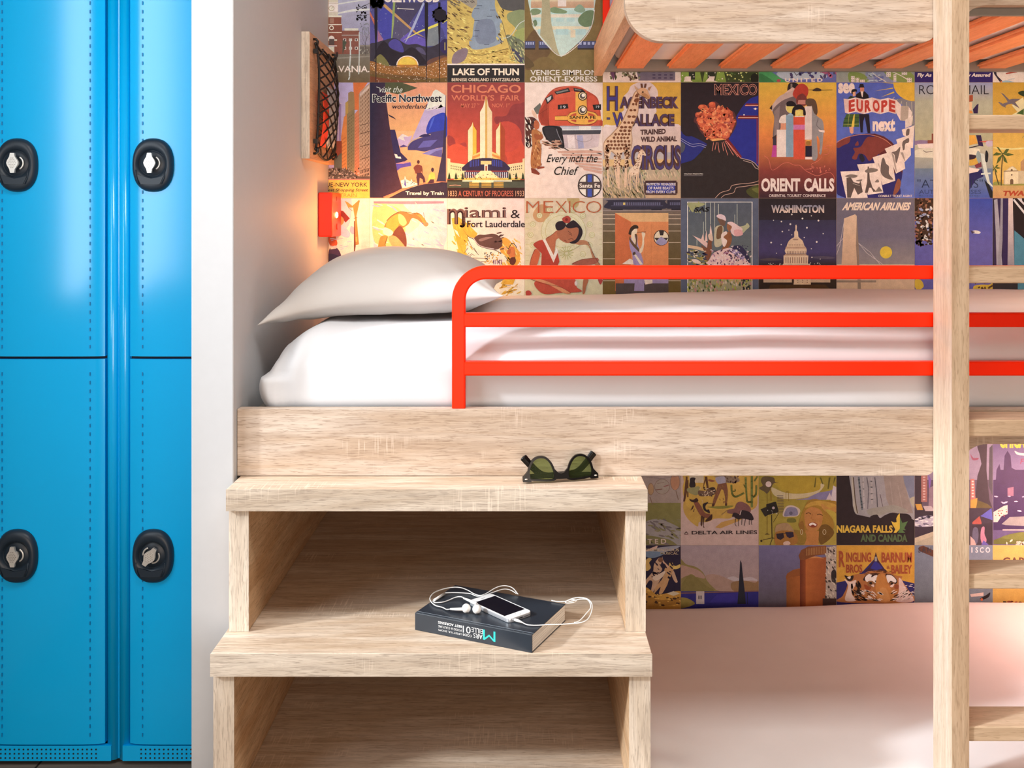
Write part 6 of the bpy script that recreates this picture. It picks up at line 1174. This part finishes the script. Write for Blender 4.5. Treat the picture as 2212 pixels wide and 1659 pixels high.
a.R(vg('6c6488', '5c5058', 0, 84), 110, 0, 222, 160).P(hg('8a4c1c', 'a8581c', 149, 172), '149,48 152,40 158,36 166,34 172,34 172,160 149,160').P('8a4a1c', '148,46 150,41 158,36 170,34 170,44 156,46 149,50').P(hg('6a2c18', 'a85018', 168, 184), '168,22 184,20 184,160 168,160').P(hg('b05c20', '94481c', 180, 206), '176,20 206,18 206,160 176,160').P('7c4420', '166,16 170,8 180,3 205,2 205,14 190,16 174,22 168,22').K('a06c34', (176, 6), (28, -3), (0, 10), 12, 1, .45, 1).S('c07c3c', '180,20 190,17 202,20 190,19')
a.P('a89484', '205,4 221,2 221,76 204,78').S('2a2424', '212,40 216,35 219,40 218,54 213,52').D('4a3c34 c8b49c', 70, 204, 4, 221, 78, .6, 1.4, 2.2, None, 60).R('3c2824', 200, 76, 222, 160).done()
a = Art(7, 5, 1807, 1176, .963, U, 'yellow circus poster of a roaring orange tiger head', 'c08a18')
a.R('c48c18', 1.2, 0, 176, 90).P('26245c', '0,86 30,80 60,60 84,34 88.5,17 93,34 110,58 150,82 176,88 176,250 0,250').P('3a2030', '60,62 74,52 84,34 88.5,17 93,34 102,50 116,62 88,58').P('2c2c7c', '76,54 84,40 88.5,38 94,42 104,54 90,58').R('9c948c', 86, 28, 91, 38)
a.S('a8642c', '28,80 40,68 60,66 74,60 100,59 118,62 134,70 148,72 146,80 160,100 168,130 10,130 14,116 22,100').S('d8b8a4', '18,78 30,84 44,80 42,92 34,110 44,126 20,126 24,104 26,92').S('d4b0a0', '140,76 148,82 154,96 166,110 172,128 134,128 140,104').S('2a1e1c', '18,70 28,72 38,70 36,80 26,82').S('d8c4b4', '24,74 32,72 30,78')
a.S('2a1c1c', '60,80 68,68 88,64 94,70 92,80 84,90 72,84').S('e0d0c4', '64,76 70,68 80,66 78,74 86,70 92,70 90,80 86,82 90,88 78,82 68,84').S('2a1c1c', '110,68 124,68 136,80 134,88 122,90 116,82').S('e0d0c4', '112,70 124,70 134,80 132,86 122,82 116,86')
a.S('8a5a30', '70,84 80,82 88,90 82,96 72,94').E('1c1414', 77, 87, 3.4, 2.6).S('e0c0b0', '78,92 84,90 84,96').E('7a4c28', 124, 88, 6, 4).E('1c1414', 124.5, 88, 2.6).S('e0c0b0', '120,94 130,88 126,96').S('904018', '62,90 72,94 78,98 70,104 64,98').S('8a4020', '132,90 140,92 138,100 130,98')
a.S('b8742c', '92,70 108,68 116,90 128,110 124,128 96,128 88,104').S('c48440', '98,100 112,100 120,126 100,126').D('2a1c18', 12, 34, 88, 54, 116, 1.6, 3, 3, None, 80).D('2a1c18 e0c4b0', 50, 44, 104, 100, 126, .8, 1.6, 5, None, 22).D('2a1c18 e0c4b0', 30, 126, 104, 164, 126, .8, 1.6, 5, None, -25).D('dcc4b8', 22, 150, 90, 176, 124, .6, 1, 6, None, -8).D('5a3018', 16, 60, 60, 124, 68, .7, 1.2, 5, None, 0)
a.OT('b8762c', '98401c', 'R', 5.5, 15, 19, 51, .05, .03).OT('b8762c', '98401c', 'INGLING', 21.5, 18, 78, 40, .06, .03, .3).OT('b8762c', '98401c', 'BROS', 21.5, 45, 58, 64, .06, .03, .3).OT('b8762c', '98401c', 'BARNUM', 101, 18, 169.5, 41, .06, .03, .3).OT('b8762c', '98401c', '&', 113, 48, 120, 55).OT('b8762c', '98401c', 'BAILEY', 123, 46, 169.5, 66, .06, .03, .3).done()
a = Art(8, 5, 1807, 1176, .963, U, 'plain grey-blue poster with a brown wooden shaft behind the ladder', '6a7078')
a.R(vg('6c7480', '686c70', 0, 120), 176, 0, 352, 250).P('5a3424', '186,5 195,3 240,24 300,60 300,70 240,38 184,14').P('c8a494', '300,112 330,108 330,116 302,118').S('22181a', '322,122 336,114 345,108 342,118 330,124').E('c05a2c', 326, 124, 3).done()
a = Art(9, 5, 2090, 950, 2.171, U, 'amber poster starting with the letters CAR at the right edge', 'c89a44')
a.R(vg('c89a48', 'b88c38', 114, 130), 25.5, 114, 103, 250).L('d8b070', .6, '28,124 60,123').T('5c3428', 'CARIBBEAN', 35, 117, 96, 125.5, .02).D('3a2c1c 8a3c28', 18, 36, 161, 62, 166, .6, 1.2, 2.4, None, 0).done()
# ------------------------------------------------------------------ light and camera
def area(name, loc, rot, sx, sy, power, col):
    l = bpy.data.lights.new(name, 'AREA'); l.shape = 'RECTANGLE'; l.size = sx; l.size_y = sy; l.energy = power; l.color = col
    o = bpy.data.objects.new(name, l); COL.objects.link(o); o.location = loc; o.rotation_euler = rot; return o
w = WIN[0]; area('window_and_fill_light', (RX0 - .03, (w[0] + w[1]) / 2, (w[2] + w[3]) / 2), (0, math.radians(-90), 0), w[3] - w[2] - .08, w[1] - w[0] - .08, 30, (.90, .96, 1.0))
sl = bpy.data.lights.new('sun', 'SUN'); sl.energy = 3.0; sl.angle = math.radians(4.5); sl.color = (.93, .97, 1.0)
so = bpy.data.objects.new('sun', sl); COL.objects.link(so); so.rotation_euler = Vector((2.15, 1.0, -1.32)).to_track_quat('-Z', 'Y').to_euler()
area('ceiling_fill', (.05, 1.1, RZ1 - .02), (0, 0, 0), 1.6, .6, 36, (1.0, .975, .94))  # soft fill added under the ceiling, no fixture there
area('window_and_fill_light', ((FW[0] + FW[1]) / 2, RY0 - .03, (FW[2] + FW[3]) / 2), (math.radians(90), 0, 0), FW[1] - FW[0] - .04, FW[3] - FW[2] - .04, 74, (1.0, .785, .615))  # warm fill light set in the added opening
def bulb(name, loc, power, col, r=.012):
    l = bpy.data.lights.new(name, 'POINT'); l.energy = power; l.color = col; l.shadow_soft_size = r
    o = bpy.data.objects.new(name, l); COL.objects.link(o); o.location = loc; return o
bulb('reading_lamp_and_fill_bulb', (-.465, 2.85, 1.362), 1.5, (1.0, .34, .08))
sp = bpy.data.lights.new('reading_lamp_beam', 'SPOT'); sp.energy = 10; sp.color = (1.0, .47, .13); sp.spot_size = math.radians(165); sp.spot_blend = .8; sp.shadow_soft_size = .012
so = bpy.data.objects.new('reading_lamp_beam', sp); COL.objects.link(so); so.location = (-.50, 2.79, 1.362); so.rotation_euler = Vector((1, -.18, -.16)).to_track_quat('-Z', 'Y').to_euler()
bulb('reading_lamp_and_fill_bulb', (1.58, 2.68, .54), 11.0, (1.0, .52, .42))
bulb('reading_lamp_and_fill_bulb', (1.56, 2.32, 1.30), 6.0, (1.0, .56, .32), .03)  # unseen warm fill added for the slats and right posters, no fixture
wd = bpy.data.worlds.new('World'); SC.world = wd; wd.use_nodes = True
wd.node_tree.nodes['Background'].inputs[0].default_value = (.75, .85, 1, 1); wd.node_tree.nodes['Background'].inputs[1].default_value = .6
cam = bpy.data.cameras.new('camera'); co = bpy.data.objects.new('camera', cam); COL.objects.link(co)
co.location = (0, 0, CAMZ); co.rotation_euler = (math.radians(90), 0, 0)
cam.sensor_fit = 'HORIZONTAL'; cam.sensor_width = 36; cam.lens = F / 2212 * 36
cam.shift_x = (1106 - VX) / 2212; cam.shift_y = -(829.5 - VY) / 2212; cam.clip_start = .02
SC.camera = co
SC.view_settings.view_transform = 'Standard'; SC.view_settings.look = 'None'; SC.view_settings.exposure = 0.0; SC.view_settings.gamma = 1.0
SC.view_settings.use_curve_mapping = False
for o in bpy.data.objects:
    if 'base' in o.keys(): del o['base']
